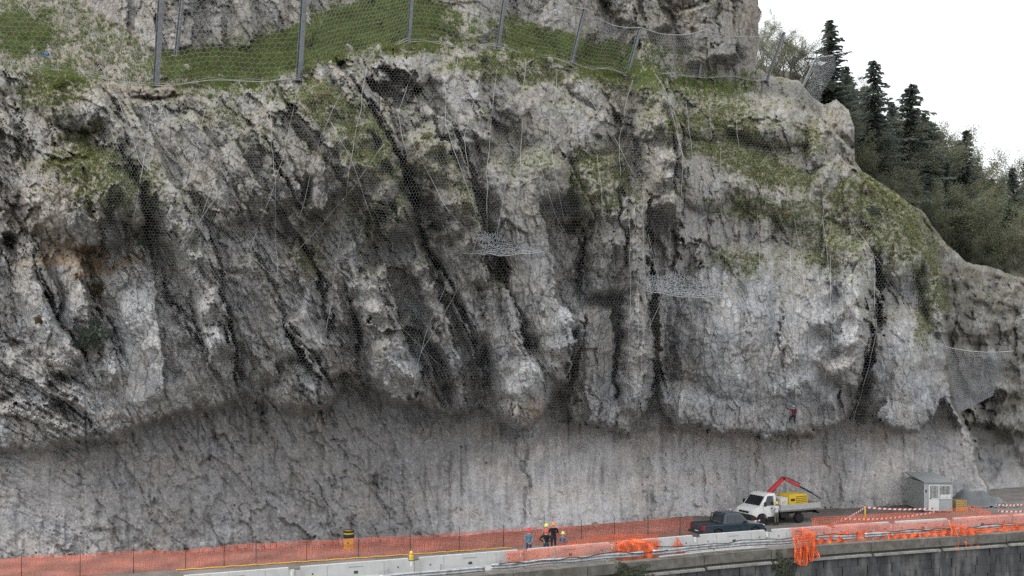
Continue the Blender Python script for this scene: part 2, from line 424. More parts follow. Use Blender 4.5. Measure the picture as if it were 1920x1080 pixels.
# rocks of the terrace and the upper walls
rib([(640, 100), (690, 130), (740, 150)], 22, 1.3, -0.7)
rib([(700, 110), (770, 130), (800, 160)], 24, 1.6, -0.7)
rib([(820, -60), (870, 20), (920, 70)], 48, 1.8, 0.4)
rib([(1020, -60), (1060, 40), (1100, 90)], 50, 1.8, 0.3)
rib([(1150, -80), (1200, 0), (1230, 70)], 60, 2.2, 0.5)
rib([(1290, -80), (1330, 20), (1350, 120)], 70, 2.6, 0.4)
rib([(1400, -120), (1395, 0), (1385, 100)], 30, 2.0, 0.2)
for k in range(7):
    rib([(215 + k * 58, -40), (225 + k * 58, 30), (230 + k * 56, 95)], 26, 0.5 + 0.3 * ((k * 37) % 5) / 5, 0.6)

# fissures, gullies and hollows
for args in [
    # leaning plates of the left half and the centre: cleft line, width, depth, reach of the plate, height of its edge
    ([(225, 270), (246, 330), (262, 385), (275, 440), (290, 500)], 10, 2.0, 120, 2.4), ([(300, 505), (318, 560), (345, 595), (380, 650), (415, 725)], 7, 1.6, 110, 1.5),
    ([(350, 350), (398, 455), (412, 520), (420, 600), (432, 660), (445, 738)], 10, 1.3, 95, 2.4), ([(420, 200), (470, 245), (500, 280), (520, 325), (545, 372), (562, 396)], 9, 1.8, 95, 1.9), ([(574, 318), (570, 360), (562, 396)], 7, 2.2, 30, 0.8),
    ([(640, 130), (700, 215), (722, 255), (748, 305), (760, 350), (776, 412), (793, 455)], 12, 3.4, 150, 3.6), ([(793, 455), (830, 520), (868, 600), (892, 655), (906, 725)], 10, 2.0, 80, 2.2),
    ([(795, 190), (850, 245), (872, 300), (892, 380), (912, 440), (934, 482)], 9, 0.9, 115, 3.4), ([(555, 450), (590, 520), (606, 590), (614, 642)], 16, 3.2, 85, 1.9), ([(535, 615), (590, 688), (640, 745)], 10, 2.0, 60, 1.8),
    ([(640, 520), (660, 600), (674, 708)], 12, 2.4, 55, 1.6), ([(715, 545), (760, 640), (792, 700), (826, 758)], 10, 2.2, 85, 2.2), ([(800, 640), (828, 690), (852, 748)], 16, 3.4, 40, 0.8), ([(842, 550), (862, 610), (885, 690), (900, 765)], 12, 2.8, 42, 1.7),
    ([(1102, 425), (1088, 480), (1080, 520), (1082, 562)], 8, 2.2, 60, 1.2), ([(1062, 290), (1110, 400), (1100, 440)], 6, 0.5, 120, 1.8), ([(1082, 562), (1092, 625), (1070, 690), (1050, 742)], 6, 1.0, 110, 2.4), ([(1082, 645), (1068, 690), (1052, 740)], 18, 3.6, 30, 0.5), ([(1162, 290), (1178, 400), (1168, 520)], 6, 0.5, 75, 1.8),
    ([(1210, 420), (1213, 560), (1226, 640), (1226, 690), (1206, 800)], 15, 4.8, 60, 2.6), ([(1236, 136), (1270, 200), (1283, 300), (1277, 425)], 8, 1.0, 80, 3.4), ([(1270, 425), (1264, 460), (1262, 498)], 11, 3.0, 40, 0.8),
    ([(1646, 470), (1642, 570), (1632, 640), (1612, 700), (1600, 760), (1590, 800)], 14, 5.2, 150, 3.0), ([(1250, 610), (1264, 690), (1250, 745)], 12, 2.2, 30, 0.6), ([(960, 620), (1012, 690), (1030, 760)], 6, 1.4, 80, 1.6),
    ([(190, 165), (215, 205), (255, 250)], 8, 2.0, 70, 1.4), ([(60, 470), (75, 530), (110, 600), (180, 700)], 6, 1.3, 70, 1.0), ([(150, 520), (205, 620), (235, 720)], 5, 1.0, 60, 0.8), ([(470, 440), (510, 540), (540, 620)], 5, 0.7, 80, 1.2), ([(690, 380), (735, 400), (778, 432)], 8, 1.8, 50, 1.0),
    ([(1618, 690), (1604, 750), (1596, 812)], 24, 4.2, 30, 0.0), ([(1060, 690), (1048, 745), (1040, 790)], 20, 2.6, 20, 0.0), ([(1222, 700), (1222, 780)], 20, 3.0, 20, 0.0), ([(640, 700), (650, 735)], 18, 2.0, 20, 0.0), ([(900, 690), (905, 750)], 14, 2.2, 20, 0.0),
    # run-off grooves in the cut wall
    ([(1243, 825), (1247, 955)], 4, 1.6, 5, 0.0), ([(1282, 830), (1285, 905)], 3, 1.3, 5, 0.0), ([(1340, 850), (1346, 962)], 4, 1.5, 5, 0.0), ([(1380, 830), (1384, 930)], 4, 1.3, 5, 0.0), ([(1417, 820), (1419, 912)], 3, 1.2, 5, 0.0), ([(1545, 830), (1548, 900)], 4, 1.3, 5, 0.0), ([(1575, 830), (1580, 940)], 4, 1.4, 5, 0.0), ([(984, 815), (988, 985)], 4, 1.6, 5, 0.0), ([(620, 860), (622, 945)], 3, 1.2, 5, 0.0), ([(545, 855), (552, 935)], 6, 1.2, 5, 0.0), ([(1208, 850), (1224, 962)], 5, 1.4, 5, 0.0), ([(285, 920), (287, 980)], 3, 1.0, 5, 0.0), ([(720, 850), (728, 930)], 4, 1.0, 5, 0.0), ([(840, 840), (846, 960)], 4, 1.1, 5, 0.0),
    # hollows and joints
    ([(934, 482), (940, 505), (951, 532)], 13, 6.0), ([(951, 532), (966, 570), (980, 608), (972, 640)], 5, 1.4), ([(912, 640), (905, 670), (898, 702)], 9, 2.6),
    ([(4, 455), (40, 465)], 17, 2.8), ([(20, 280), (28, 300)], 9, 1.8), ([(0, 640), (50, 655)], 9, 1.3), ([(92, 700), (110, 720), (132, 735)], 14, 2.2), ([(0, 745), (60, 760), (100, 790)], 8, 1.6), ([(80, 292), (115, 302), (172, 288)], 6, 1.3),
    ([(885, 255), (900, 300), (905, 330)], 14, 1.8), ([(1150, 215), (1156, 262)], 13, 2.6), ([(1106, 256), (1122, 266)], 11, 1.8), ([(770, 150), (780, 215)], 16, 1.6), ([(240, 178), (300, 188), (340, 180)], 8, 1.5), ([(630, 100), (680, 110)], 8, 1.6), ([(710, 130), (745, 150)], 8, 1.8),
    ([(1000, 795), (985, 832)], 6, 1.6), ([(840, 395), (820, 425), (800, 450)], 12, 1.6), ([(1050, 430), (1090, 425), (1100, 440)], 7, 1.8), ([(1800, 735), (1838, 770), (1872, 735)], 20, 4.0), ([(1806, 780), (1815, 820), (1835, 880)], 9, 2.4), ([(1470, 560), (1462, 620), (1470, 700)], 4, 0.9), ([(640, 690), (660, 720)], 9, 1.6),
    ([(1180, -60), (1200, 30), (1215, 60)], 8, 1.8), ([(1130, -40), (1140, 40)], 7, 1.4), ([(950, -30), (965, 40)], 9, 1.4), ([(1270, 22), (1310, 12), (1372, -30)], 6, 1.4), ([(1350, 240), (1400, 232), (1470, 228)], 6, 1.2), ([(1460, 280), (1500, 290), (1520, 270)], 7, 1.2), ([(1300, 110), (1340, 116), (1400, 118)], 4, 0.9)]:
    crack(*args)


# strata: blocky facets stretched along the dip, at several sizes
wgt = sstep(1150, 680, U)                                    # dip leans on the left, upright on the right
lipw = lipv[None, :] - DV
low = sstep(-1, np.interp(U, [600, 1000], [30, 4]), V - lipw)     # the cut wall below the lip
dipl = 0.5 * wgt
flat = sstep(260, 60, U) * sstep(620, 720, V)                # flat-lying beds at lower left
T = U - dipl * (V - 450); S = V + 0.2 * U
T2 = V - 0.55 * U; S2 = U + 0.3 * V
wx = 10 * fbm(U / 30, V / 30, 3, 61); wy = 14 * fbm(U / 30, V / 30, 3, 62)
FAC = np.zeros_like(U); CELL = []; FRA = np.zeros_like(U)      # FRA: open joints between the blocks
Tm = np.where(flat > 0.5, T2 * 1.7, T); Sm = np.where(flat > 0.5, S2, S)
up = sstep(-30, 40, np.interp(us, us, vt)[None, :] - V)      # above the terrace
for lam, asp, amp, sd in ((150, 2.6, 1.25, 6), (70, 3.4, 0.70, 1), (33, 3.2, 0.62, 2), (16, 2.8, 0.36, 3), (8, 2.0, 0.16, 4)):
    tt = (Tm + wx * lam / 40) / lam; ss = (Sm + wy * lam / 40) / (lam * asp)
    f1, f2, a, b, c, dx, dy = worley(tt, ss, sd)
    FAC += amp * ((a - 0.5) * 1.2 + dx * (b - 0.35) * 1.9 + dy * (c - 0.62) * 1.9)
    FRA += min(0.6, lam / 60.0) * np.clip(1 - (f2 - f1) * lam / 5.5, 0, 1) * (b > 0.25) * (lam < 100)
    if lam < 100: CELL.append(a)
RDG = 0.5 * (ridged(T / 60, S / 190, 5, 71) - 0.5) + 0.12 * fbm(U / 14, V / 14, 4, 72) + 0.10 * fbm(U / 5, V / 6, 3, 73)
lowrel = 0.16 * fbm(U / 60, V / 60, 4, 81) + 0.10 * fbm(U / 16, V / 20, 4, 82) + 0.10 * fbm(U / 22, V / 200, 3, 83) + 0.05 * fbm(U / 4, V / 5, 3, 84)
_pw = worley(U / 46, V / 46, 15)
pit = np.clip(0.05 - _pw[0], 0, 1) * 9 * (_pw[2] > 0.72)
rough_mask = np.clip(0.52 + 0.9 * half(lambda U, V: fbm(U / 150, V / 150, 3, 91)), 0.3, 1.1)
for (cx, cy, rx, ry, k) in [(1470, 640, 190, 170, 0.42), (1690, 690, 80, 120, 0.4), (280, 640, 60, 130, 0.4), (1190, 600, 36, 220, 0.35), (1010, 540, 60, 110, 0.45), (985, 710, 50, 55, 0.3), (150, 360, 110, 80, 0.8), (740, 690, 50, 60, 0.4), (1000, 360, 60, 70, 0.6), (100, 560, 60, 80, 0.5), (660, 270, 110, 70, 0.55), (840, 370, 50, 120, 0.6), (1050, 620, 36, 60, 0.35), (1240, 280, 40, 120, 0.6)]:
    rough_mask = rough_mask * (1 - (1 - k) * sstep(1.15, 0.7, np.hypot((WU - cx) / rx, (WV - cy) / ry)))
lowf = sstep(-10, np.interp(U, [600, 1000], [150, 40]), V - lipv[None, :])                     # the broken rock fades into the cut wall over some metres
fracm = sstep(-0.25, 0.25, half(lambda U, V: fbm(U / 70, V / 70, 3, 92)))
REL = (FAC * (1 - 0.5 * flat) + RDG - FRA * fracm * 0.8) * (rough_mask * (1 - lowf) + lowf * (0.10 + 0.20 * sstep(900, 650, U))) + (lowrel * 1.5 - pit) * low
slope = up * (1 - sstep(-4, 10, np.interp(us, us, vu)[None, :] - V))   # terrace slope between the two walls
slope = slope * (U < 1420)
REL = REL * (1 - 0.45 * slope) * (1 - 0.35 * up * (1 - slope))
DEP = D - (DISP * 1.35 + LIFT * 1.5) * (1 - 0.95 * low) - REL + CRK * 0.7 * (1 - 0.6 * low)

# the edge where the main wall ends and the ground behind it steps back
ds, lat, par = polydist(WU, WV, [(1650, 300), (1692, 362), (1738, 448), (1764, 520), (1772, 620), (1778, 720), (1800, 785), (1826, 860), (1846, 910), (1880, 1000)])
stepb = sstep(-2, 9, -lat) * (U > 1600)
DEP += stepb * (11.0 + 1.5 * fbm(U / 50, V / 50, 3, 33)) * sstep(1000, 880, V)
# the skyline: the sheet rolls over and goes down behind
sil2 = np.interp(U + 16 * fbm(V / 46, U * 0 + 2.2, 4, 207) * (V < 130) + 0.0, us, sil).astype(np.float32)
above = np.clip(sil2 - V, 0, None)
rimt = np.clip((V - sil2) / 14.0, 0, 1)
DEP += (1 - np.sqrt(np.clip(1 - (1 - rimt) ** 2, 0, 1))) * 3.0 * (us[None, :] > 1404)
KEEP = above < 9
def depth_at(px, py, arr=None):
    arr = DEP if arr is None else arr
    i = np.interp(px, us, np.arange(NU)); j = np.interp(py, vs_, np.arange(NV))
    i0 = int(min(i, NU - 2)); j0 = int(min(j, NV - 2)); a = i - i0; b = j - j0
    return float((arr[j0, i0] * (1 - a) + arr[j0, i0 + 1] * a) * (1 - b) + (arr[j0 + 1, i0] * (1 - a) + arr[j0 + 1, i0 + 1] * a) * b)
def on_rock(px, py, off=0.0):
    return PT(px, py, depth_at(px, py) - off)


# colour of the rock itself (limestone greys, calcite, iron, lichen, moss), one value per point of the sheet
gy = np.gradient(DEP, axis=0) / np.maximum(np.gradient(V, axis=0), 0.5)
def blur(a, n):
    for _ in range(n):
        a = a.copy(); a[1:-1] = (a[:-2] + 2 * a[1:-1] + a[2:]) / 4; a[:, 1:-1] = (a[:, :-2] + 2 * a[:, 1:-1] + a[:, 2:]) / 4
    return a
upface = sstep(0.012, 0.06, blur(-gy, 6))                     # ground that leans back, where soil and moss hold
def ellw(c, rx, ry, ang=0, soft=0.5):
    w = window([(c[0] - max(rx, ry) * 1.7, c[1] - max(rx, ry) * 1.7), (c[0] + max(rx, ry) * 1.7, c[1] + max(rx, ry) * 1.7)], 10)
    X, Y = WU[w] - c[0], WV[w] - c[1]; ca, sa = math.cos(math.radians(ang)), math.sin(math.radians(ang))
    r = np.hypot((X * ca + Y * sa) / rx, (-X * sa + Y * ca) / ry) + 0.75 * n_edge[w]
    return w, sstep(1 + soft * 0.5, 1 - soft * 0.5, r)
n_edge = fbm(U / 26, V / 26, 4, 101)
def lin(c): return np.array([((x / 255 + 0.055) / 1.055) ** 2.4 if x > 10 else x / 255 / 12.92 for x in c], np.float32)
fine = 0.65 * fbm(T / 4.6, S / 15, 4, 111, 0.65) + 0.45 * fbm(U / 4.5, V / 5, 3, 110, 0.6); mid = fbm(T / 22, S / 40, 4, 112); big = fbm(U / 150, V / 150, 3, 113)
val = 0.325 + 0.05 * big + 0.055 * mid + 0.09 * fine + 0.05 * (CELL[2] - 0.5) + 0.05 * (CELL[1] - 0.5) + 0.05 * (CELL[3] - 0.5)
val = np.clip(val, 0.11, 0.55)
warm = np.clip(0.62 + 1.1 * half(lambda U, V: fbm(U / 70, V / 70, 3, 114)) - 0.25 * sstep(1200, 1350, U) * sstep(420, 520, V), 0, 1)
Cc = val[..., None] * (np.array([0.965, 0.985, 1.03], np.float32) * (1 - warm[..., None]) + np.array([1.035, 0.97, 0.90], np.float32) * warm[..., None])
def mixc(mask, col, keep=0.35, w=slice(None)):
    m = np.clip(mask, 0, 1)[..., None].astype(np.float32); v = (val[w] / 0.325)[..., None]
    Cc[w] = Cc[w] * (1 - m) + m * (np.array(col, np.float32) * (keep * v + 1 - keep))
# pale calcite: clouds of small white patches plus authored faces
pale = sstep(0.20, 0.36, fbm(T / 10, S / 34, 4, 121, 0.62) + 0.18 * half(lambda U, V: fbm(U / 90, V / 90, 2, 122)) + 0.13 * sstep(440, 540, V) * sstep(760, 700, V)) * (1 - low) * 0.38
mixc(pale, (0.47, 0.46, 0.45), 0.5)
chip = 0.55 * fbm(T / 9, S / 26, 4, 123, 0.62) * 1.2
for c, rx, ry, an, a in [((330, 600), 40, 110, -15, 0.75), ((200, 720), 70, 50, 10, 0.7), ((130, 640), 50, 40, 0, 0.5), ((395, 620), 20, 60, -8, 0.85), ((520, 600), 26, 70, -12, 0.5), ((700, 560), 24, 70, -10, 0.55), ((870, 560), 24, 70, -14, 0.5), ((820, 640), 14, 70, -18, 0.6), ((1550, 520), 14, 50, 0, 0.75), ((1600, 520), 18, 50, 0, 0.6), ((1420, 720), 60, 40, 35, 0.75), ((1360, 560), 24, 50, 0, 0.55), ((1480, 680), 12, 50, 0, 0.5), ((1240, 290), 20, 70, -6, 0.6), ((1180, 620), 16, 120, 0, 0.45), ((1000, 200), 50, 40, 0, 0.35), ((560, 320), 20, 40, 0, 0.4), ((470, 400), 30, 50, -15, 0.4), ((275, 570), 50, 85, -8, 0.95), ((230, 650), 50, 60, 0, 0.8), ((300, 680), 45, 60, 0, 0.7), ((150, 560), 26, 60, 0, 0.45), ((200, 480), 40, 22, 0, 0.6), ((390, 540), 25, 70, -20, 0.6),
                         ((415, 690), 10, 14, 0, 0.9), ((80, 540), 40, 60, 0, 0.35), ((90, 265), 25, 30, 0, 0.5), ((140, 275), 30, 16, 0, 0.45), ((740, 695), 36, 40, 0, 0.6), ((985, 705), 36, 34, 20, 0.85), ((1062, 592), 18, 34, -10, 1.0),
                         ((1010, 510), 24, 50, -6, 0.7), ((560, 740), 60, 22, 15, 0.5), ((480, 690), 30, 40, 0, 0.45), ((1190, 310), 26, 70, -8, 0.6), ((1390, 690), 80, 40, 30, 0.55), ((1090, 690), 10, 40, 0, 0.6),
                         ((1290, 730), 50, 30, 0, 0.4), ((1660, 740), 45, 40, 0, 0.5), ((1700, 640), 40, 60, 0, 0.35), ((1380, 440), 40, 30, 0, 0.5), ((60, 700), 70, 40, 20, 0.35), ((1120, 740), 40, 60, 0, 0.35), ((1560, 200), 40, 50, 30, 0.35)]:
    w, e = ellw(c, rx, ry, an, 1.3); mixc(sstep(0.34, 0.62, e * a * 0.75 + chip[w]) * (0.45 + 0.4 * a), (0.50, 0.50, 0.505), 0.55, w)
# run-off: pale and dark vertical streaks
st = fbm((U * 0.5 + T * 0.5) / 5.5, V / 100, 4, 131, 0.6)
mixc(sstep(0.18, 0.45, st + 0.25 * fbm(U / 100, V / 60, 2, 132)) * 0.5 * (1 - low) * (1 - upface), (0.50, 0.49, 0.49), 0.4)
mixc(sstep(0.2, 0.5, fbm(U / 9, V / 150, 4, 133, 0.6) + 0.3 * half(lambda U, V: fbm(U / 120, V / 80, 2, 134))) * 0.22, (0.13, 0.12, 0.11), 0.4)
# iron brown
chip2 = fbm(U / 15, V / 24, 4, 124, 0.6)
for c, rx, ry, an, a in [((165, 478), 62, 22, -10, 1.1), ((95, 470), 22, 30, 0, 0.9), ((190, 503), 70, 14, -12, 1.0), ((130, 460), 30, 20, 0, 0.8), ((60, 420), 50, 40, 0, 0.3), ((50, 490), 40, 12, 0, 0.5), ((300, 165), 90, 16, 0, 0.5), ((120, 330), 60, 60, 0, 0.3), ((265, 430), 26, 40, 0, 0.4), ((990, 770), 40, 20, 0, 0.45), ((1010, 770), 20, 30, 0, 0.4),
                         ((640, 690), 60, 30, 0, 0.25), ((400, 800), 200, 16, 5, 0.25), ((1080, 420), 40, 30, 0, 0.3), ((1410, 60), 20, 60, 0, 0.35), ((560, 460), 50, 30, 0, 0.3), ((640, 770), 90, 16, 0, 0.35)]:
    w, e = ellw(c, rx, ry, an, 1.2); mixc(sstep(0.2, 0.7, e * 0.8 + 0.6 * chip2[w]) * a * 0.75, (0.23, 0.155, 0.10), 0.7, w)
# dull reddish-grey bands in the upper face
mixc(sstep(0.1, 0.5, half(lambda U, V: fbm(U / 60, V / 40, 3, 135))) * 0.25 * (1 - low), (0.22, 0.185, 0.16), 0.5)

# brown lichen and dust over the upper face
mixc(sstep(640, 300, V + 120 * half(lambda U, V: fbm(U / 80, V / 80, 3, 136))) * (0.35 + 0.5 * sstep(-0.2, 0.4, mid)) * 0.75 * (1 - low), (0.225, 0.195, 0.155), 0.65)
# moss and dry grass
MOSS = np.zeros_like(U)
for c, rx, ry, an, a in [((200, 330), 120, 60, 15, 0.75), ((90, 170), 80, 40, 0, 0.8), ((150, 255), 40, 25, 0, 0.7), ((620, 200), 80, 40, 25, 0.9), ((690, 280), 50, 70, -35, 0.85), ((750, 380), 24, 60, -30, 0.6), ((560, 190), 60, 30, 0, 0.7), ((480, 260), 60, 40, 0, 0.4),
                         ((690, 410), 40, 60, -20, 0.5), ((800, 290), 40, 40, 0, 0.55), ((850, 340), 24, 70, -25, 0.6), ((930, 130), 90, 24, 10, 0.85), ((1010, 135), 60, 24, 15, 0.9), ((1000, 300), 60, 30, 0, 0.5), ((1120, 340), 60, 70, 0, 0.75), ((1150, 300), 40, 26, 0, 0.7),
                         ((1100, 400), 50, 40, 0, 0.4), ((1215, 180), 40, 50, 0, 0.55), ((1350, 250), 120, 50, 12, 0.85), ((1420, 310), 120, 40, 20, 0.9), ((1450, 400), 110, 30, 8, 0.95), ((1550, 440), 60, 80, -30, 0.8), ((1390, 490), 50, 24, 0, 0.7), ((1520, 260), 40, 40, 0, 0.8),
                         ((1620, 390), 90, 50, 35, 1.0), ((1690, 450), 80, 60, 40, 1.0), ((1745, 530), 36, 70, -10, 1.0), ((1660, 370), 70, 40, 35, 1.0), ((1735, 600), 24, 60, 0, 0.8), ((1320, 180), 100, 30, 0, 0.6), ((580, 480), 34, 40, 0, 0.6), ((640, 420), 70, 40, 0, 0.35), ((420, 220), 60, 24, 10, 0.6),
                         ((440, 120), 120, 40, 0, 0.85), ((560, 90), 140, 40, 0, 0.9), ((720, 50), 120, 50, 10, 1.0), ((770, 20), 70, 40, 0, 1.0), ((1100, 110), 120, 40, 20, 1.0), ((40, 60), 60, 40, 0, 0.5), ((90, 150), 60, 20, 0, 0.6), ((1000, 90), 60, 40, 0, 0.9), ((1850, 560), 80, 40, 20, 0.35), ((330, 480), 30, 50, -20, 0.35), ((560, 670), 40, 40, 0, 0.3), ((1650, 560), 40, 60, 0, 0.35)]:
    w, e = ellw(c, rx, ry, an, 0.9); MOSS[w] = np.maximum(MOSS[w], e * a)
MOSS = MOSS * np.clip(0.55 + 1.3 * sstep(-0.25, 0.35, fbm(U / 12, V / 10, 4, 141) + 0.5 * (upface - 0.5)), 0, 1)
MOSS = np.maximum(MOSS, 0.42 * (1 - 0.75 * sstep(330, 250, U) * sstep(190, 150, V)) * upface * sstep(0.0, 0.4, fbm(U / 20, V / 20, 4, 142) + 0.25) * (1 - low) * (V < 560))
mossc = np.clip(0.5 + 1.2 * fbm(U / 40, V / 30, 3, 143), 0, 1)[..., None]
mcol = np.array([0.17, 0.15, 0.085]) * (1 - mossc) + np.array([0.165, 0.18, 0.075]) * mossc
mcol = mcol * np.clip(0.85 + 0.6 * fine, 0.5, 1.4)[..., None]
sg = (slope * 0.8)[..., None]; mcol = mcol * (1 - sg) + sg * np.array([0.135, 0.19, 0.055]) * np.clip(0.9 + 0.6 * fine, 0.5, 1.4)[..., None]
mm = np.clip(MOSS * 0.9, 0, 0.80)[..., None]; Cc = Cc * (1 - mm) + mm * mcol
# terrace soil and scree
soil = slope * sstep(-0.1, 0.4, fbm(U / 30, V / 16, 4, 151) + 0.3 * sstep(420, 150, U)) * (1 - 0.7 * mm[..., 0])
mixc(soil * 0.7, (0.22, 0.185, 0.145), 0.6)
# the cut wall below: dusty grey with pale fans
lowv = 0.315 + 0.05 * fbm(U / 120, V / 90, 3, 161) + 0.05 * fbm(U / 30, V / 40, 4, 162) + 0.07 * fbm(U / 4.5, V / 6.5, 3, 160, 0.6) - 0.2 * pit
fan = np.zeros_like(U)
for c, rx, ry, a in [((930, 960), 120, 90, 0.65), ((1080, 930), 130, 90, 0.85), ((1130, 860), 60, 60, 0.6), ((1300, 890), 90, 90, 0.85), ((1400, 870), 120, 60, 0.55), ((1650, 880), 60, 70, 0.6), ((60, 950), 120, 90, 0.4), ((1500, 880), 60, 50, 0.4), ((1740, 900), 40, 50, 0.3)]:
    w, e = ellw(c, rx, ry, 0, 1.2); fan[w] = np.maximum(fan[w], e * a)
lowv = lowv + fan * 0.36 * (0.75 + 0.9 * fbm(U / 10, V / 70, 3, 163))
lowv = lowv - 0.11 * sstep(0.10, 0.45, fbm(U / 11, V / 150, 4, 164)) - 0.10 * sstep(0.1, 0.5, fbm(U / 24, V / 17, 4, 166)) * sstep(1000, 600, U) + 0.10 * sstep(0.15, 0.4, fbm(U / 9, V / 9, 4, 169, 0.6))
lowv = lowv - 0.10 * (np.abs(fbm(U / 70, V / 900, 2, 167)) < 0.012) * (fbm(U / 40, V / 120, 2, 168) > 0.0)
lowv = lowv * np.interp(U, [0, 500, 800, 1000, 1400], [0.90, 0.78, 0.84, 1.06, 1.12])
bw = np.clip(0.4 + fbm(U / 90, V / 60, 3, 165), 0, 1)[..., None]
lc = np.clip(lowv, 0.04, 0.62)[..., None] * (np.array([0.99, 0.975, 0.985]) * (1 - bw) + np.array([1.04, 0.955, 0.89]) * bw)
lm = (low * (1 - stepb))[..., None]
Cc = Cc * (1 - lm) + lc * lm
band = np.exp(-((V - np.interp(us, us, lipv)[None, :] - 40) / 26) ** 2) * sstep(1000, 700, U)
mixc(band * 0.0, (0.10, 0.085, 0.07), 0.5)
edge_shade = (np.clip(stepb * (1 - stepb) * 5, 0, 1) * 0.8)[..., None]  # step faces painted darker to offset the light they catch
Cc = Cc * (1 - edge_shade) + edge_shade * np.array([0.15, 0.14, 0.125], np.float32)
# the rock standing back on the far right is darker, browner and overgrown
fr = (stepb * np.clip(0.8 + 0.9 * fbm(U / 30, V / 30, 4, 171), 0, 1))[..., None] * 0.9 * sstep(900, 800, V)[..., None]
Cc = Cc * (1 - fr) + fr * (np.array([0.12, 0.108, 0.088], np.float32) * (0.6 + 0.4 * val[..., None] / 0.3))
Cc = np.clip(Cc, 0.015, 0.85).astype(np.float32)


def sheet(name, Ug, Vg, Dg, Cg, material, smooth=True, keep=None, Ag=None):
    nr, nc = Ug.shape
    X = (Ug - 960.0) / F * Dg; Z = CAMZ + (HOR - Vg) / F * Dg
    co = np.stack([X, Dg, Z], -1).reshape(-1, 3).astype(np.float32)
    idx = np.arange(nr * nc).reshape(nr, nc)
    q = np.stack([idx[:-1, :-1], idx[1:, :-1], idx[1:, 1:], idx[:-1, 1:]], -1).reshape(-1, 4)
    if keep is not None:
        k = (keep[:-1, :-1] & keep[1:, :-1] & keep[1:, 1:] & keep[:-1, 1:]).reshape(-1); q = q[k]
        used = np.unique(q); mp_ = np.full(nr * nc, -1); mp_[used] = np.arange(len(used)); q = mp_[q]; co = co[used]
        if Cg is not None: Cg = Cg.reshape(-1, 3)[used]
        if Ag is not None: Ag = Ag.reshape(-1)[used]
    me = bpy.data.meshes.new(name)
    me.vertices.add(len(co)); me.vertices.foreach_set('co', co.ravel())
    me.loops.add(q.size); me.loops.foreach_set('vertex_index', q.ravel().astype(np.int32))
    me.polygons.add(len(q)); me.polygons.foreach_set('loop_start', np.arange(0, q.size, 4, dtype=np.int32))
    me.polygons.foreach_set('loop_total', np.full(len(q), 4, np.int32))
    if smooth: me.polygons.foreach_set('use_smooth', np.ones(len(q), bool))
    me.update()
    if Cg is not None:
        at = me.color_attributes.new('rock', 'FLOAT_COLOR', 'POINT')
        rgba = np.concatenate([Cg.reshape(-1, 3), (np.ones((len(co), 1)) if Ag is None else Ag.reshape(-1, 1))], 1).astype(np.float32)
        at.data.foreach_set('color', rgba.ravel())
    me.materials.append(material)
    return me

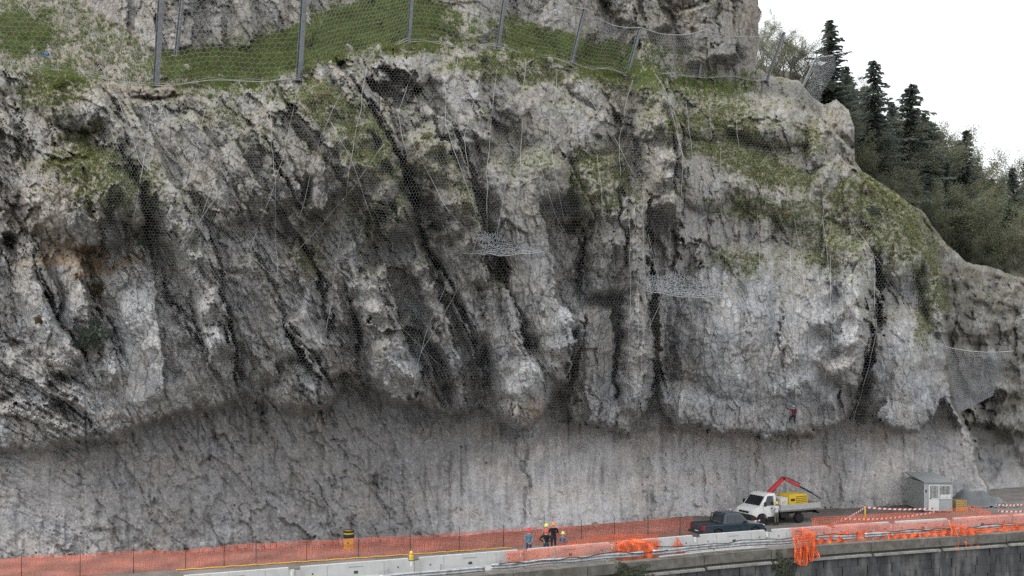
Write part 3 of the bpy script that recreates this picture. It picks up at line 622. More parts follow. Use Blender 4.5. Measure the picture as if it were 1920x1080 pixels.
def rock_material():
    m = bpy.data.materials.new('rock'); m.use_nodes = True
    N = m.node_tree.nodes; L = m.node_tree.links; b = N['Principled BSDF']
    b.inputs['Roughness'].default_value = 0.92; b.inputs['Specular IOR Level'].default_value = 0.15
    at = N.new('ShaderNodeAttribute'); at.attribute_name = 'rock'
    tc = N.new('ShaderNodeTexCoord')
    n1 = N.new('ShaderNodeTexNoise'); n1.inputs['Scale'].default_value = 5.5; n1.inputs['Detail'].default_value = 7; n1.inputs['Roughness'].default_value = 0.72
    L.new(tc.outputs['Object'], n1.inputs['Vector'])
    r1 = N.new('ShaderNodeMapRange'); r1.inputs[1].default_value = 0.3; r1.inputs[2].default_value = 0.7; r1.inputs[3].default_value = 0.78; r1.inputs[4].default_value = 1.24
    L.new(n1.outputs[0], r1.inputs[0])
    mu = N.new('ShaderNodeVectorMath'); mu.operation = 'SCALE'
    L.new(at.outputs['Color'], mu.inputs[0]); L.new(r1.outputs[0], mu.inputs['Scale']); L.new(mu.outputs[0], b.inputs['Base Color'])
    n5 = N.new('ShaderNodeTexNoise'); n5.inputs['Scale'].default_value = 13.0; n5.inputs['Detail'].default_value = 3
    L.new(tc.outputs['Object'], n5.inputs['Vector'])
    r5 = N.new('ShaderNodeMapRange'); r5.inputs[1].default_value = 0.35; r5.inputs[2].default_value = 0.65; r5.inputs[3].default_value = 0.88; r5.inputs[4].default_value = 1.13
    L.new(n5.outputs[0], r5.inputs[0])
    mu2 = N.new('ShaderNodeVectorMath'); mu2.operation = 'SCALE'; L.new(mu.outputs[0], mu2.inputs[0]); L.new(r5.outputs[0], mu2.inputs['Scale']); L.new(mu2.outputs[0], b.inputs['Base Color'])
    n2 = N.new('ShaderNodeTexNoise'); n2.inputs['Scale'].default_value = 2.6; n2.inputs['Detail'].default_value = 7; n2.inputs['Roughness'].default_value = 0.6
    L.new(tc.outputs['Object'], n2.inputs['Vector'])
    bp = N.new('ShaderNodeBump'); bp.inputs['Strength'].default_value = 0.85; bp.inputs['Distance'].default_value = 0.13; L.new(at.outputs['Alpha'], bp.inputs['Strength'])
    # hairline joints: a distorted net of cracks, longer along the dip
    mp = N.new('ShaderNodeMapping'); mp.inputs['Scale'].default_value = (2.1, 2.1, 0.8); mp.inputs['Rotation'].default_value = (0, math.radians(-20), 0)
    L.new(tc.outputs['Object'], mp.inputs[0])
    nd = N.new('ShaderNodeTexNoise'); nd.inputs['Scale'].default_value = 1.4; nd.inputs['Detail'].default_value = 3; L.new(tc.outputs['Object'], nd.inputs['Vector'])
    ad = N.new('ShaderNodeVectorMath'); ad.operation = 'ADD'; L.new(mp.outputs[0], ad.inputs[0]); L.new(nd.outputs['Color'], ad.inputs[1])
    vo = N.new('ShaderNodeTexVoronoi'); vo.feature = 'DISTANCE_TO_EDGE'; vo.inputs['Scale'].default_value = 0.85; L.new(ad.outputs[0], vo.inputs['Vector'])
    rv = N.new('ShaderNodeMapRange'); rv.inputs[1].default_value = 0.0; rv.inputs[2].default_value = 0.09; rv.inputs[3].default_value = -0.55; rv.inputs[4].default_value = 0.0
    L.new(vo.outputs['Distance'], rv.inputs[0])
    hh = N.new('ShaderNodeMath'); hh.operation = 'ADD'; L.new(n2.outputs[0], hh.inputs[0]); L.new(rv.outputs[0], hh.inputs[1])
    L.new(hh.outputs[0], bp.inputs['Height']); L.new(bp.outputs[0], b.inputs['Normal'])
    return m
ROCK = rock_material()
Vx = np.where(above > 0, sil2 + above * 5, V); Dx = DEP + above * 1.2
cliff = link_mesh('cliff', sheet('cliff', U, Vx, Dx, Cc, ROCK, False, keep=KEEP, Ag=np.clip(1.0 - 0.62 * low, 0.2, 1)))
tag(cliff, kind='structure')
# valley floor below the road and under the camera, out to the horizon
mb = MB(); mb.add([(-1500, -1500, -9), (1500, -1500, -9), (1500, 1500, -9), (-1500, 1500, -9)], [(0, 1, 2, 3)])
tag(mb.build('ground', mat('valley', (0.10, 0.10, 0.085), 0.95, var=0.4, scale=0.05)), kind='structure')

# ------------------------------------------------------------------ ROAD, BARRIERS, RETAINING WALL, NETS
GALV = mat('galvanised', (0.42, 0.43, 0.44), 0.55, 0.6, 0.25, 4.0, stain=((0.16, 0.13, 0.11), 0.6, 2.5))
CONC = mat('concrete', (0.50, 0.50, 0.49), 0.9, 0, 0.10, 1.5, 0.15, 30, stain=((0.30, 0.29, 0.27), 0.5, 0.9))
OLDC = mat('old_concrete', (0.145, 0.136, 0.12), 0.95, 0, 0.35, 2.2, 0.5, 12, stain=((0.09, 0.085, 0.07), 0.85, 1.3))
DARK = mat('dark_print', (0.06, 0.06, 0.065), 0.8)
RUBB = mat('rubber', (0.025, 0.025, 0.027), 0.85, var=0.3)
REDP = mat('red_paint', (0.55, 0.05, 0.04), 0.5, var=0.2)
WHTP = mat('white_paint', (0.74, 0.74, 0.72), 0.55, var=0.08, stain=((0.42, 0.40, 0.36), 0.35, 3.0))
YELP = mat('yellow_paint', (0.62, 0.42, 0.04), 0.5, var=0.12, stain=((0.30, 0.22, 0.06), 0.4, 3.0))
BLKP = mat('black_paint', (0.03, 0.03, 0.03), 0.6, var=0.2)

BP = [GR(px, py, 1.0) for px, py in ((330, 1080), (552, 1063), (980, 1030), (1305, 1003), (1440, 993), (1672, 978), (1895, 965))]
BP = [BP[0] + (BP[0] - BP[1]) * 4.0] + BP + [BP[-1] + (BP[-1] - BP[-2]) * 2.0]
_bx = [p.x for p in BP]; _by = [p.y for p in BP]
def bar_y(x): return float(np.interp(x, _bx, _by))
def bar_pt(px, off=0.0, z=0.0):
    """point of the barrier line seen in column px, moved off metres towards the cliff"""
    x = 0.0
    for _ in range(40): x = (px - 960.0) / F * bar_y(x)
    d = Vector((1.0, (bar_y(x + 1.5) - bar_y(x - 1.5)) / 3.0, 0)).normalized()
    n = Vector((-d.y, d.x, 0))
    return Vector((x, bar_y(x), z)) + n * off
# road deck: asphalt under dust and rubble, from the wall's edge to the rock
mb = MB(); pxs = list(range(-300, 2301, 20)); vs = []
for px in pxs:
    a = bar_pt(px, -1.45); b = bar_pt(px, 26.0)
    for k in range(13):
        p = a.lerp(b, k / 12.0); p.z = 0.05 * float(pn(p.x * 0.3, p.y * 0.3, 3)) * (1 if k > 4 else 0) ; vs.append(p)
n = 13; mb.add(vs, [(i * n + k, (i + 1) * n + k, (i + 1) * n + k + 1, i * n + k + 1) for i in range(len(pxs) - 1) for k in range(n - 1)], True)
tag(mb.build('road', mat('road_surface', (0.17, 0.155, 0.14), 0.95, 0, 0.3, 0.8, 0.5, 9, stain=((0.27, 0.25, 0.23), 0.7, 0.35))), kind='structure')

# --- jersey barriers
JPX = [-150, 112, 332, 552, 775, 980, 1150, 1305, 1440, 1558, 1672, 1781, 1895, 2005]
def barrier(i, a, b):
    A = bar_pt(a, 0.0); B = bar_pt(b, 0.0); L = (B - A).length - 0.03
    ang = math.atan2(B.y - A.y, B.x - A.x)
    root = empty('jersey_barrier', A.lerp(B, 0.5), ang)
    prof = [(-0.31, 0), (0.31, 0), (0.31, 0.08), (0.19, 0.32), (0.11, 1.0), (-0.11, 1.0), (-0.19, 0.32), (-0.31, 0.08)]
    nt = 0.30; m = MB()
    def sec(x0, x1, top):
        pr = [(y, min(z, top)) for y, z in prof]
        n = len(pr); va = [(x0, y, z) for y, z in pr]; vb = [(x1, y, z) for y, z in pr]
        m.add(va + vb, [(k, (k + 1) % n, n + (k + 1) % n, n + k)[::-1] for k in range(n)] + [tuple(range(n)), tuple(range(2 * n - 1, n - 1, -1))])
    sec(-L / 2 + nt, L / 2 - nt, 1.0); sec(-L / 2, -L / 2 + nt - 0.002, 0.86); sec(L / 2 - nt + 0.002, L / 2, 0.86)
    m.build('body', CONC, root)
    def plate(name, x, z, w, h, mt, t=0.012):
        y = -(0.11 + (1.0 - z) / 0.68 * 0.08) - 0.002
        MB().box((x, y, z), (w, t, h), Matrix.Rotation(-0.117, 3, 'X')).build(name, mt, root)
    plate('drain_socket', 0.0, 0.52, 0.22, 0.14, DARK); plate('lettering', 0.0, 0.80, 0.75, 0.035, mat('faint_print', (0.25, 0.25, 0.26), 0.8))
    for sx in (-1, 1):
        plate('lifting_hole', sx * L * 0.36, 0.60, 0.07, 0.08, DARK); plate('seam', sx * L * 0.24, 0.62, 0.018, 0.66, mat('seam_line', (0.28, 0.28, 0.28), 0.9))
    plate('sticker', L / 2 - 0.16, 0.70, 0.10, 0.22, WHTP)
    MB().box((-L / 2 + 0.14, 0, 0.875), (0.26, 0.15, 0.02)).build('joint_plate', DARK, root)
    return root
_bl = ['under the left frame edge', 'second from the left edge, half out of frame', 'showing only its top edge at the bottom left', 'just left of the small yellow warning lamp', 'just right of the small yellow warning lamp', 'behind the bright orange net in front of the workers',
       'with a small orange net scrap, left of the pickup', 'bare and white in front of the dark pickup', 'below the truck, partly wrapped in orange net', 'below the striped tape corner', 'below and left of the site cabin', 'in front of the site cabin door', 'at the right frame edge']
for i in range(len(JPX) - 1):
    r = barrier(i, JPX[i], JPX[i + 1])
    tag(r, 'pale concrete jersey barrier ' + _bl[i], 'barrier', 'jersey barriers along the road edge')

# --- retaining wall: coping, ledge, stones
def wall_pt(px, off, z): p = bar_pt(px, off); p.z = z; return p
rw = empty('retaining_wall', wall_pt(1500, -1.6, -9.0))
tag(rw, 'dark stained stone retaining wall carrying the road, concrete coping on top', 'wall')
def rel(o): o.matrix_parent_inverse = Matrix.Translation(-rw.location); return o
def sweep(name, prof, p0, p1, mt, step=20, parent=rw):
    m = MB(); cols = list(np.arange(p0, p1 + 0.1, (p1 - p0) / max(1, round((p1 - p0) / step)))); n = len(prof); vs = []
    for px in cols:
        for o, z in prof: vs.append(wall_pt(px, o, z))
    fs = [(i * n + k, i * n + (k + 1) % n, (i + 1) * n + (k + 1) % n, (i + 1) * n + k)[::-1] for i in range(len(cols) - 1) for k in range(n)]
    fs += [tuple(range(n)), tuple(range(len(vs) - 1, len(vs) - n - 1, -1))]
    o = m.add(vs, fs).build(name, mt, parent)
    return rel(o) if parent is rw else o
cuts = [-200, 150, 420, 640, 800, 940, 1075, 1290, 1415, 1480, 1600, 1728, 1850, 1990, 2200]
for a, b in zip(cuts[:-1], cuts[1:]):
    dz = rnd.uniform(-0.03, 0.03)
    sweep('coping', [(-1.25, 0.16 + dz), (-1.72, 0.14 + dz), (-1.74, -0.42 + dz), (-1.25, -0.42)], a, b - 1.2, OLDC)
    sweep('ledge', [(-1.40, -0.56 + dz), (-1.92, -0.58 + dz), (-1.94, -0.70 + dz), (-1.40, -0.72)], a + 4, b - 3, mat('pale_ledge', (0.24, 0.23, 0.21), 0.95, 0, 0.3, 3.0, 0.4, 14, stain=((0.12, 0.11, 0.1), 0.8, 1.2)))
sweep('wall_core', [(-1.30, -0.43), (-1.52, -0.45), (-1.55, -9.0), (-0.60, -9.0)], -200, 2200, mat('wall_mortar', (0.10, 0.10, 0.10), 0.95, 0, 0.3, 2.0, 0.4, 10))
STONE = mat('wall_stone', (0.07, 0.072, 0.076), 0.92, 0, 0.5, 0.8, 0.5, 7, stain=((0.30, 0.29, 0.27), 0.45, 1.1), stretch=(1.3, 1.3, 0.4), world=True)
smesh = []
for k in range(8):
    b_ = bmesh.new(); bmesh.ops.create_cube(b_, size=1.0)
    bmesh.ops.subdivide_edges(b_, edges=b_.edges[:], cuts=1, use_grid_fill=True)
    for v in b_.verts:
        if v.co.y < -0.1:
            e = max(abs(v.co.x), abs(v.co.z))
            v.co.y += (0.03 if e > 0.4 else -0.03) + rnd.uniform(-0.03, 0.03)
        v.co.x *= 0.985 + rnd.uniform(-0.012, 0.012); v.co.z *= 0.975 + rnd.uniform(-0.02, 0.02)
    me = bpy.data.meshes.new('stone'); b_.to_mesh(me); b_.free(); me.materials.append(STONE); smesh.append(me)
for r_ in range(5):
    z = -0.98 - r_ * 0.56; px = 1010 + rnd.uniform(0, 40)
    while px < 1960:
        w = rnd.uniform(1.0, 2.1); p = wall_pt(px, -1.60, z); q = wall_pt(px + 10, -1.60, z); d = (q - p).normalized()
        c = p + d * (w / 2); o = link_mesh('stone', rnd.choice(smesh), rw)
        o.matrix_local = Matrix.Translation(c - rw.location) @ Matrix.Rotation(math.atan2(d.y, d.x), 4, 'Z') @ Matrix.Diagonal((w - 0.006, 0.26 + rnd.uniform(-0.015, 0.02), 0.566, 1))
        px += w * F * (d.x * p.y - p.x * d.y) / p.y ** 2

# --- old guard rail in front of the barriers
def wbeam_profile(z): return [(0.0, z + 0.155), (-0.03, z + 0.14), (-0.075, z + 0.09), (-0.075, z + 0.05), (-0.01, z + 0.02), (-0.01, z - 0.02), (-0.075, z - 0.05), (-0.075, z - 0.09), (-0.03, z - 0.14), (0.0, z - 0.155)]
def railrun(p0, p1, lab, zz=0.42):
    root = empty('guard_rail', wall_pt((p0 + p1) / 2, -1.0, 0.0)); tag(root, lab, 'guard rail', 'old guard rails outside the barriers')
    m = MB(); cols = list(np.arange(p0, p1 + 1, 14.0)); vs = []
    for i, px in enumerate(cols):
        dz = 0.07 * float(pn(np.float32(px / 70.0), np.float32(1.7), 5)); do = 0.10 * float(pn(np.float32(px / 60.0), np.float32(4.7), 6))
        for (o, z) in wbeam_profile(zz): vs.append(wall_pt(px, -1.05 + o + do, z + dz) - root.location)
    n = 10; m.add(vs, [(i * n + k, i * n + k + 1, (i + 1) * n + k + 1, (i + 1) * n + k) for i in range(len(cols) - 1) for k in range(n - 1)], True)
    b = m.build('beam', GALV, root); sd = b.modifiers.new('thick', 'SOLIDIFY'); sd.thickness = 0.012
    for px in np.arange(p0 + 18, p1, 98.0):
        c = wall_pt(px, -0.98, 0.36) - root.location
        MB().box(c, (0.12, 0.10, 0.74)).build('post', GALV, root)
    return root
railrun(700, 905, 'broad galvanised guard rail below the yellow warning lamp', 0.30); railrun(908, 1190, 'rusty guard rail behind the orange net, below the four workers'); railrun(1205, 1590, 'bent double guard rail with loose cables below the pickup'); railrun(1600, 2000, 'guard rail below the site cabin, tangled in orange net')
def cable(name, pts, r, mt, lab, cat, group=None):
    m = MB().tube(pts, r, 5); o = m.build(name, mt); tag(o, lab, cat, group); return o
for (p0, p1, z0, sd, lab) in ((920, 1240, 0.62, 1, 'black cable drooping along the guard rail below the workers'), (1210, 1590, 0.70, 2, 'black cable looping along the guard rail below the pickup'), (1640, 1960, 0.66, 3, 'black cable on the guard rail below the site cabin')):
    pts = [wall_pt(px, -1.16, z0 + 0.13 * float(pn(np.float32(px / 38.0), np.float32(sd), sd)) - 0.10 * abs(math.sin((px - p0) / 62.0))) for px in np.arange(p0, p1, 8.0)]
    cable('cable', pts, 0.026, BLKP, lab, 'cable', 'cables along the road edge')
pts = [wall_pt(px, -1.50, 0.24 + 0.03 * math.sin(px / 50.0)) for px in np.arange(1210, 1420, 10.0)]
cable('pipe', pts, 0.05, mat('grey_pipe', (0.38, 0.37, 0.35), 0.7), 'grey pipe lying on the coping below the white barriers', 'pipe')

# --- orange safety nets: real strands, joined into one part for each net
def net_mat(name, c):
    m = mat(name, c, 0.75, 0, 0.25, 1.2, spec=0.2); return m
ORANGE = net_mat('orange_net', (0.72, 0.18, 0.11)); ORANGE2 = net_mat('orange_net_bright', (0.78, 0.15, 0.05))
def net(name, P, su, sv, wu, wv, mt, lab, jit=0.01, group='orange safety nets', cat='safety net'):
    """P(u,v) -> point, u in [0,1] along, v in [0,1] down; su x sv strands of widths wu, wv in metres"""
    vs = []; fs = []
    def strand(pts, w, side):
        o = len(vs)
        for i, p in enumerate(pts):
            t = side(i); vs.append(p - t * (w / 2)); vs.append(p + t * (w / 2))
        for i in range(len(pts) - 1): fs.append((o + 2 * i, o + 2 * i + 1, o + 2 * i + 3, o + 2 * i + 2))
    nv = 12; nu = min(su * 2, 160)
    for i in range(su + 1):
        u = i / su; pts = [P(min(1, max(0, u + 0.15 / su * math.sin(i * 1.7 + k * 0.6))), k / nv) for k in range(nv + 1)]
        d = P(min(1, u + 0.01), 0.5) - P(max(0, u - 0.01), 0.5); d.z *= 0.3; d.normalize()
        strand(pts, wu, lambda k: d)
    for j in range(sv + 1):
        v = j / sv; pts = [P(k / nu, v) for k in range(nu + 1)]
        strand(pts, wv, lambda k: Vector((0, 0, 1)))
    o = MB().add(vs, fs).build(name, mt); tag(o, lab, cat, group); return o
_nz = lambda a, b, s: float(pn(np.float32(a), np.float32(b), s))
def far_net(u, v):
    px = -170 + u * 1470; h = 1.12 + 0.10 * _nz(px / 90.0, 1.0, 2) - 0.05 * abs(math.sin(px / 30.0))
    Y = bar_pt_c(px)[0].y + 6.4 + 0.15 * _nz(px / 60.0, v * 2, 4); return Vector(((px - 960) / F * Y, Y, h * (1 - v) + 0.03))
_bc = {}
def bar_pt_c(px):
    k = round(px * 2) / 2
    if k not in _bc:
        a = bar_pt(k); b = bar_pt(k, 1.0); _bc[k] = (a, b - a)
    return _bc[k]
net('safety_net', far_net, 520, 12, 0.026, 0.020, ORANGE, 'long orange net fence behind the left barriers, along the foot of the cliff')
_pl = ['outside the left frame edge', 'first inside the left frame edge', 'second inside the left frame edge', 'third inside the left frame edge', 'left of the concrete plinth', 'in front of the concrete plinth', 'at the right end of the concrete plinth', 'left of the yellow drum', 'just right of the yellow drum', 'above the small yellow lamp', 'first right of the small yellow lamp', 'left of the worker in blue-grey', '', 'right of the worker with the green hard hat', 'above the sagging orange fold', 'second from the right end of that fence', 'last at the right end of that fence']
pts_ = []
for px in range(330, 965, 15):
    Y_ = bar_pt_c(px)[0].y + 6.1; pts_.append(Vector(((px - 960) / F * Y_, Y_, 0.05 + 0.02 * math.sin(px))))
tag(MB().tube(pts_, 0.035, 5).build('rope', mat('yellow_rope', (0.65, 0.38, 0.08), 0.8)), 'yellow rope lying along the foot of the long orange net fence', 'rope')
pins = [-60, 40, 150, 250, 348, 420, 480, 575, 672, 769, 861, 944, 1020, 1090, 1152, 1215, 1275]
for i, px in enumerate(pins):
    b = bar_pt_c(px); h = 2.15 if px == 1020 else 1.45
    Y_ = b[0].y + 6.2; q_ = Vector(((px - 960) / F * Y_, Y_, 0)); o = MB().tube([q_, q_ + Vector((0.01, 0, h))], 0.018, 5).build('net_stake', BLKP)
    tag(o, 'tall thin dark rod beside the workers, standing above the net' if px == 1020 else 'thin dark rod of the net fence, ' + _pl[i], 'stake', 'rods of the long net fence')
def drape(p0, p1, top, bot, o0, sag=0.0, sw=0.06):
    def P(u, v):
        px = p0 + (p1 - p0) * u; b = bar_pt_c(px); t = top(u); e = bot(u)
        z = t + (e - t) * v - sag * 4 * u * (1 - u) * v
        out = -o0 - 0.10 * v - sw * math.sin(u * 23 + v * 3) - sw * 0.8 * _nz(u * 9, v * 4, 9)
        if z > 0.98: out = -o0 * 0.2 - 0.02
        return b[0] + b[1] * out + Vector((0, 0, z))
    return P
net('safety_net', drape(945, 1232, lambda u: 1.0 + 0.42 * max(0, min(1, (u - 0.28) / 0.3)) - 0.20 * max(0, (u - 0.75) / 0.25), lambda u: 0.16 - 0.35 * max(0, (u - 0.7) / 0.3) ** 2 * (1 if u < 0.93 else 0.4), 0.34), 84, 12, 0.034, 0.016, ORANGE2, 'bright orange net draped over the barrier in front of the four workers')
net('safety_net', drape(1148, 1226, lambda u: 1.15 - 0.5 * abs(u - 0.4), lambda u: 0.10 - 0.65 * math.sin(math.pi * min(1, u * 1.15)) ** 2, 0.55, 0.1, 0.12), 44, 12, 0.05, 0.036, ORANGE2, 'sagging doubled fold of orange net right of the workers')
net('safety_net', drape(1256, 1276, lambda u: 1.0 - 1.1 * abs(u - 0.45), lambda u: 0.02, 0.34), 12, 9, 0.05, 0.034, ORANGE2, 'small orange net scrap on the barrier left of the pickup')
net('safety_net', drape(1478, 1930, lambda u: 1.0 + 0.10 * math.sin(u * 9), lambda u: 0.34 - 0.30 * abs(math.sin(u * 10.5)) ** 3, 0.34), 130, 10, 0.036, 0.022, net_mat('orange_net_mid', (0.80, 0.145, 0.055)), 'orange net laid over the barriers below the site cabin')
net('safety_net', drape(1555, 1640, lambda u: 0.72 - 0.1 * u, lambda u: 0.10 - 1.05 * (1 - abs(2 * u - 0.9)) * (0 if abs(2 * u - 0.9) > 1 else 1), 0.9, 0.0, 0.10), 40, 10, 0.05, 0.034, ORANGE2, 'orange net flap hanging in a point over the coping right of the truck')
net('safety_net', drape(1452, 1496, lambda u: 0.80 + 0.22 * u, lambda u: -0.95 + 0.75 * abs(u - 0.35), 1.9, 0.0, 0.16), 30, 14, 0.062, 0.04, ORANGE2, 'crumpled orange net hanging down the retaining wall below the truck')
net('safety_net', drape(1640, 1700, lambda u: 0.46 - 0.1 * u, lambda u: -0.02 - 0.18 * math.sin(u * 6), 1.15, 0.05, 0.12), 34, 8, 0.07, 0.05, ORANGE2, 'bunched orange net on the coping left of the site cabin')
net('safety_net', drape(1750, 1800, lambda u: 0.92 - 0.5 * u, lambda u: -0.12 - 0.7 * math.sin(u * 7.5) ** 2, 1.5, 0.1, 0.15), 34, 12, 0.065, 0.045, ORANGE2, 'torn orange net hanging over the coping below the cabin window')
net('safety_net', drape(1800, 1915, lambda u: 0.42, lambda u: 0.12 - 0.3 * math.sin(math.pi * u), 1.2, 0.12, 0.08), 50, 8, 0.055, 0.04, ORANGE2, 'low sagging orange net at the right end of the coping')
net('safety_net', drape(1500, 1562, lambda u: 0.52 - 0.06 * math.sin(u * 8), lambda u: 0.16 - 0.26 * math.sin(math.pi * u), 1.05, 0.10, 0.13), 34, 9, 0.06, 0.042, ORANGE2, 'orange net slumped on the guard rail right of the hanging crumple')
net('safety_net', drape(1698, 1756, lambda u: 0.40 + 0.10 * u, lambda u: 0.02 - 0.16 * math.sin(u * 5), 1.2, 0.06, 0.12), 32, 8, 0.06, 0.045, ORANGE2, 'twisted orange net on the coping straight below the cabin corner')
net('safety_net', drape(1856, 1932, lambda u: 0.62 - 0.12 * u, lambda u: 0.12 - 0.2 * math.sin(math.pi * u), 1.05, 0.10, 0.12), 36, 8, 0.06, 0.04, ORANGE2, 'rumpled orange net on the rail at the right frame edge')
def back_net(u, v):
    px = 1545 + u * 340; b = bar_pt_c(px); h = 1.35 + 0.30 * _nz(u * 5, 0.5, 12) - 0.15 * u + 0.25 * math.exp(-((u - 0.9) / 0.05) ** 2)
    return b[0] + b[1] * (1.3 + 0.3 * _nz(u * 6, v, 13)) + Vector((0, 0, h * (1 - v) + 0.02))
net('safety_net', back_net, 100, 11, 0.032, 0.022, net_mat('orange_net_mid', (0.80, 0.145, 0.055)), 'rumpled orange net standing behind the barriers in front of the site cabin')

# --- striped warning tape
def tape(pts, lab, w=0.115):
    root = empty('warning_tape', pts[0]); tag(root, lab, 'tape', 'red and white warning tape')
    m = MB(); r = MB(); tot = 0
    for a, b in zip(pts[:-1], pts[1:]):
        d = (b - a); L = d.length; d.normalize(); nrm = Vector((d.y, -d.x, 0)).normalized(); up = Vector((0, 0, 1)); k = 0; s = 0.0
        if nrm.y > 0: nrm = -nrm
        q = lambda t, h, e: (a + d * t + up * h + nrm * e - pts[0]) - Vector((0, 0, 0.25 * 4 * (t / L) * (1 - t / L) * (L / 12.0)))
        N = max(2, int(L / 0.3))
        vs = []
        for i in range(N + 1): vs += [q(L * i / N, -w / 2, 0), q(L * i / N, w / 2, 0)]
        m.add(vs, [(2 * i, 2 * i + 2, 2 * i + 3, 2 * i + 1) for i in range(N)])
        while s < L - 0.2:
            r.add([q(s, -w / 2, 0.006), q(min(L, s + 0.19), -w / 2, 0.006), q(min(L, s + 0.27), w / 2, 0.006), q(s + 0.08, w / 2, 0.006)], [(0, 1, 2, 3)]); s += 0.40
    m.build('white_band', WHTP, root); tag(r.build('red_stripes', REDP, root), kind='stuff'); return root
tape([PT(1556, 983, 67.0), PT(1622, 951, 72.0)], 'striped tape climbing from the barrier to the yellow peg')
tape([PT(1622, 951, 72.0), PT(1752, 953, 73.2)], 'upper striped tape stretched from the yellow peg to the site cabin')
tape([PT(1578, 973, 68.0), PT(1752, 960, 71.5)], 'lower striped tape just above the orange net, left of the cabin')
tape([PT(1868, 946.5, 76.0), PT(1945, 943, 78.0)], 'upper striped tape at the right frame edge')
tape([PT(1872, 958.5, 73.0), PT(1945, 956, 74.0)], 'lower striped tape at the right frame edge')
tape([PT(1354, 961, 70.5), PT(1371, 954, 71.5)], 'short striped tape behind the pickup roof')
tape([PT(1392, 979.5, 66.8), PT(1425, 975.5, 67.6)], 'striped tape in front of the truck bumper', 0.11)
for (px, py, Y, lab) in ((1622, 951, 72.05, 'short yellow peg holding the corner of the striped tape'),):
    p = PT(px, py, Y); o = MB().tube([(p.x, p.y, 0.0), (p.x, p.y, p.z + 0.06)], 0.05, 8).build('peg', YELP); tag(o, lab, 'peg')

# --- drum, warning lamp
p = GR(654, 1029); dr = empty('drum', p); tag(dr, 'yellow and black steel drum standing behind the orange net fence', 'drum')
MB().lathe([(0.30, 0.0), (0.31, 0.02), (0.31, 0.30), (0.325, 0.32), (0.31, 0.34), (0.31, 0.60), (0.325, 0.62), (0.31, 0.64), (0.31, 1.06), (0.31, 1.1)], n=20).build('shell', YELP, dr)
MB().lathe([(0.318, 0.66), (0.322, 0.67), (0.322, 0.90), (0.318, 0.91)], n=20).build('black_band', BLKP, dr)
MB().lathe([(0.322, 1.0), (0.33, 1.01), (0.33, 1.12), (0.315, 1.13), (0.29, 1.09), (0.02, 1.085)], n=20).build('rim', BLKP, dr)
MB().box((0.0, -0.318, 0.42), (0.12, 0.02, 0.10)).build('mark', BLKP, dr)
p = bar_pt(771, 0.0, 0.886); lm = empty('warning_lamp', p); tag(lm, 'small yellow warning lamp on the joint of the left barriers', 'lamp')
MB().lathe([(0.13, 0), (0.13, 0.05), (0.11, 0.08), (0.12, 0.16), (0.12, 0.24), (0.07, 0.28)], n=12).build('battery_case', YELP, lm)
MB().lathe([(0.06, 0.28), (0.085, 0.30), (0.09, 0.40), (0.06, 0.47), (0.02, 0.49)], n=12).build('lens', mat('amber', (0.75, 0.55, 0.12), 0.3), lm)
# --- plinth, plate and strip along the foot of the cliff
p = GR(432, 1029); o = MB().box((0, 0, 0.28), (3.6, 0.9, 0.56)).build('plinth', CONC, None, 0.03, p); o.rotation_euler.z = 0.33
tag(o, 'low grey concrete plinth at the cliff foot behind the left net', 'plinth')
# ------------------------------------------------------------------ VEHICLES
GLASS = mat('dark_glass', (0.02, 0.024, 0.028), 0.12, 0, 0.1, spec=0.6)
CHRM = mat('lamp_glass', (0.75, 0.75, 0.72), 0.15, 0, 0.1, spec=0.6)
TYRE = mat('tyre', (0.022, 0.022, 0.023), 0.9, var=0.3); RIM = mat('rim', (0.30, 0.30, 0.31), 0.5, 0.5, 0.2)
def vbody(prof, wf):
    """closed side profile (x,z) with half-width wf(x,z)"""
    n = len(prof); a = [(x, -wf(x, z), z) for x, z in prof]; b = [(x, wf(x, z), z) for x, z in prof]
    return MB().add(a + b, [tuple(range(n)), tuple(range(2 * n - 1, n - 1, -1))] + [(k, n + k, n + (k + 1) % n, (k + 1) % n) for k in range(n)])
def panel(pts, t=0.012):
    """flat panel from outline points, thickened along its normal"""
    p = [Vector(q) for q in pts]; n = (p[1] - p[0]).cross(p[2] - p[1]).normalized() * t; k = len(p)
    return MB().add(p + [q + n for q in p], [tuple(range(k - 1, -1, -1)), tuple(range(k, 2 * k))] + [(i, (i + 1) % k, k + (i + 1) % k, k + i) for i in range(k)])
def wheel(root, x, y, r, w, side):
    M = Matrix.Rotation(math.pi / 2, 3, 'X')
    e = empty('wheel', (x, y, r)); e.parent = root
    MB().lathe([(r * 0.58, -w / 2), (r * 0.92, -w / 2), (r, -w * 0.35), (r, w * 0.35), (r * 0.92, w / 2), (r * 0.58, w / 2)], n=24, M=M).build('tyre', TYRE, e)
    m = MB().lathe([(r * 0.57, -w * 0.42), (r * 0.60, -w * 0.40), (r * 0.60, w * 0.40), (r * 0.5, w * 0.45 * 1), (r * 0.22, w * 0.25), (r * 0.10, w * 0.32), (0.01, w * 0.32)], n=20, M=M if side > 0 else Matrix.Rotation(-math.pi / 2, 3, 'X'))
    m.build('rim', RIM, e); return e
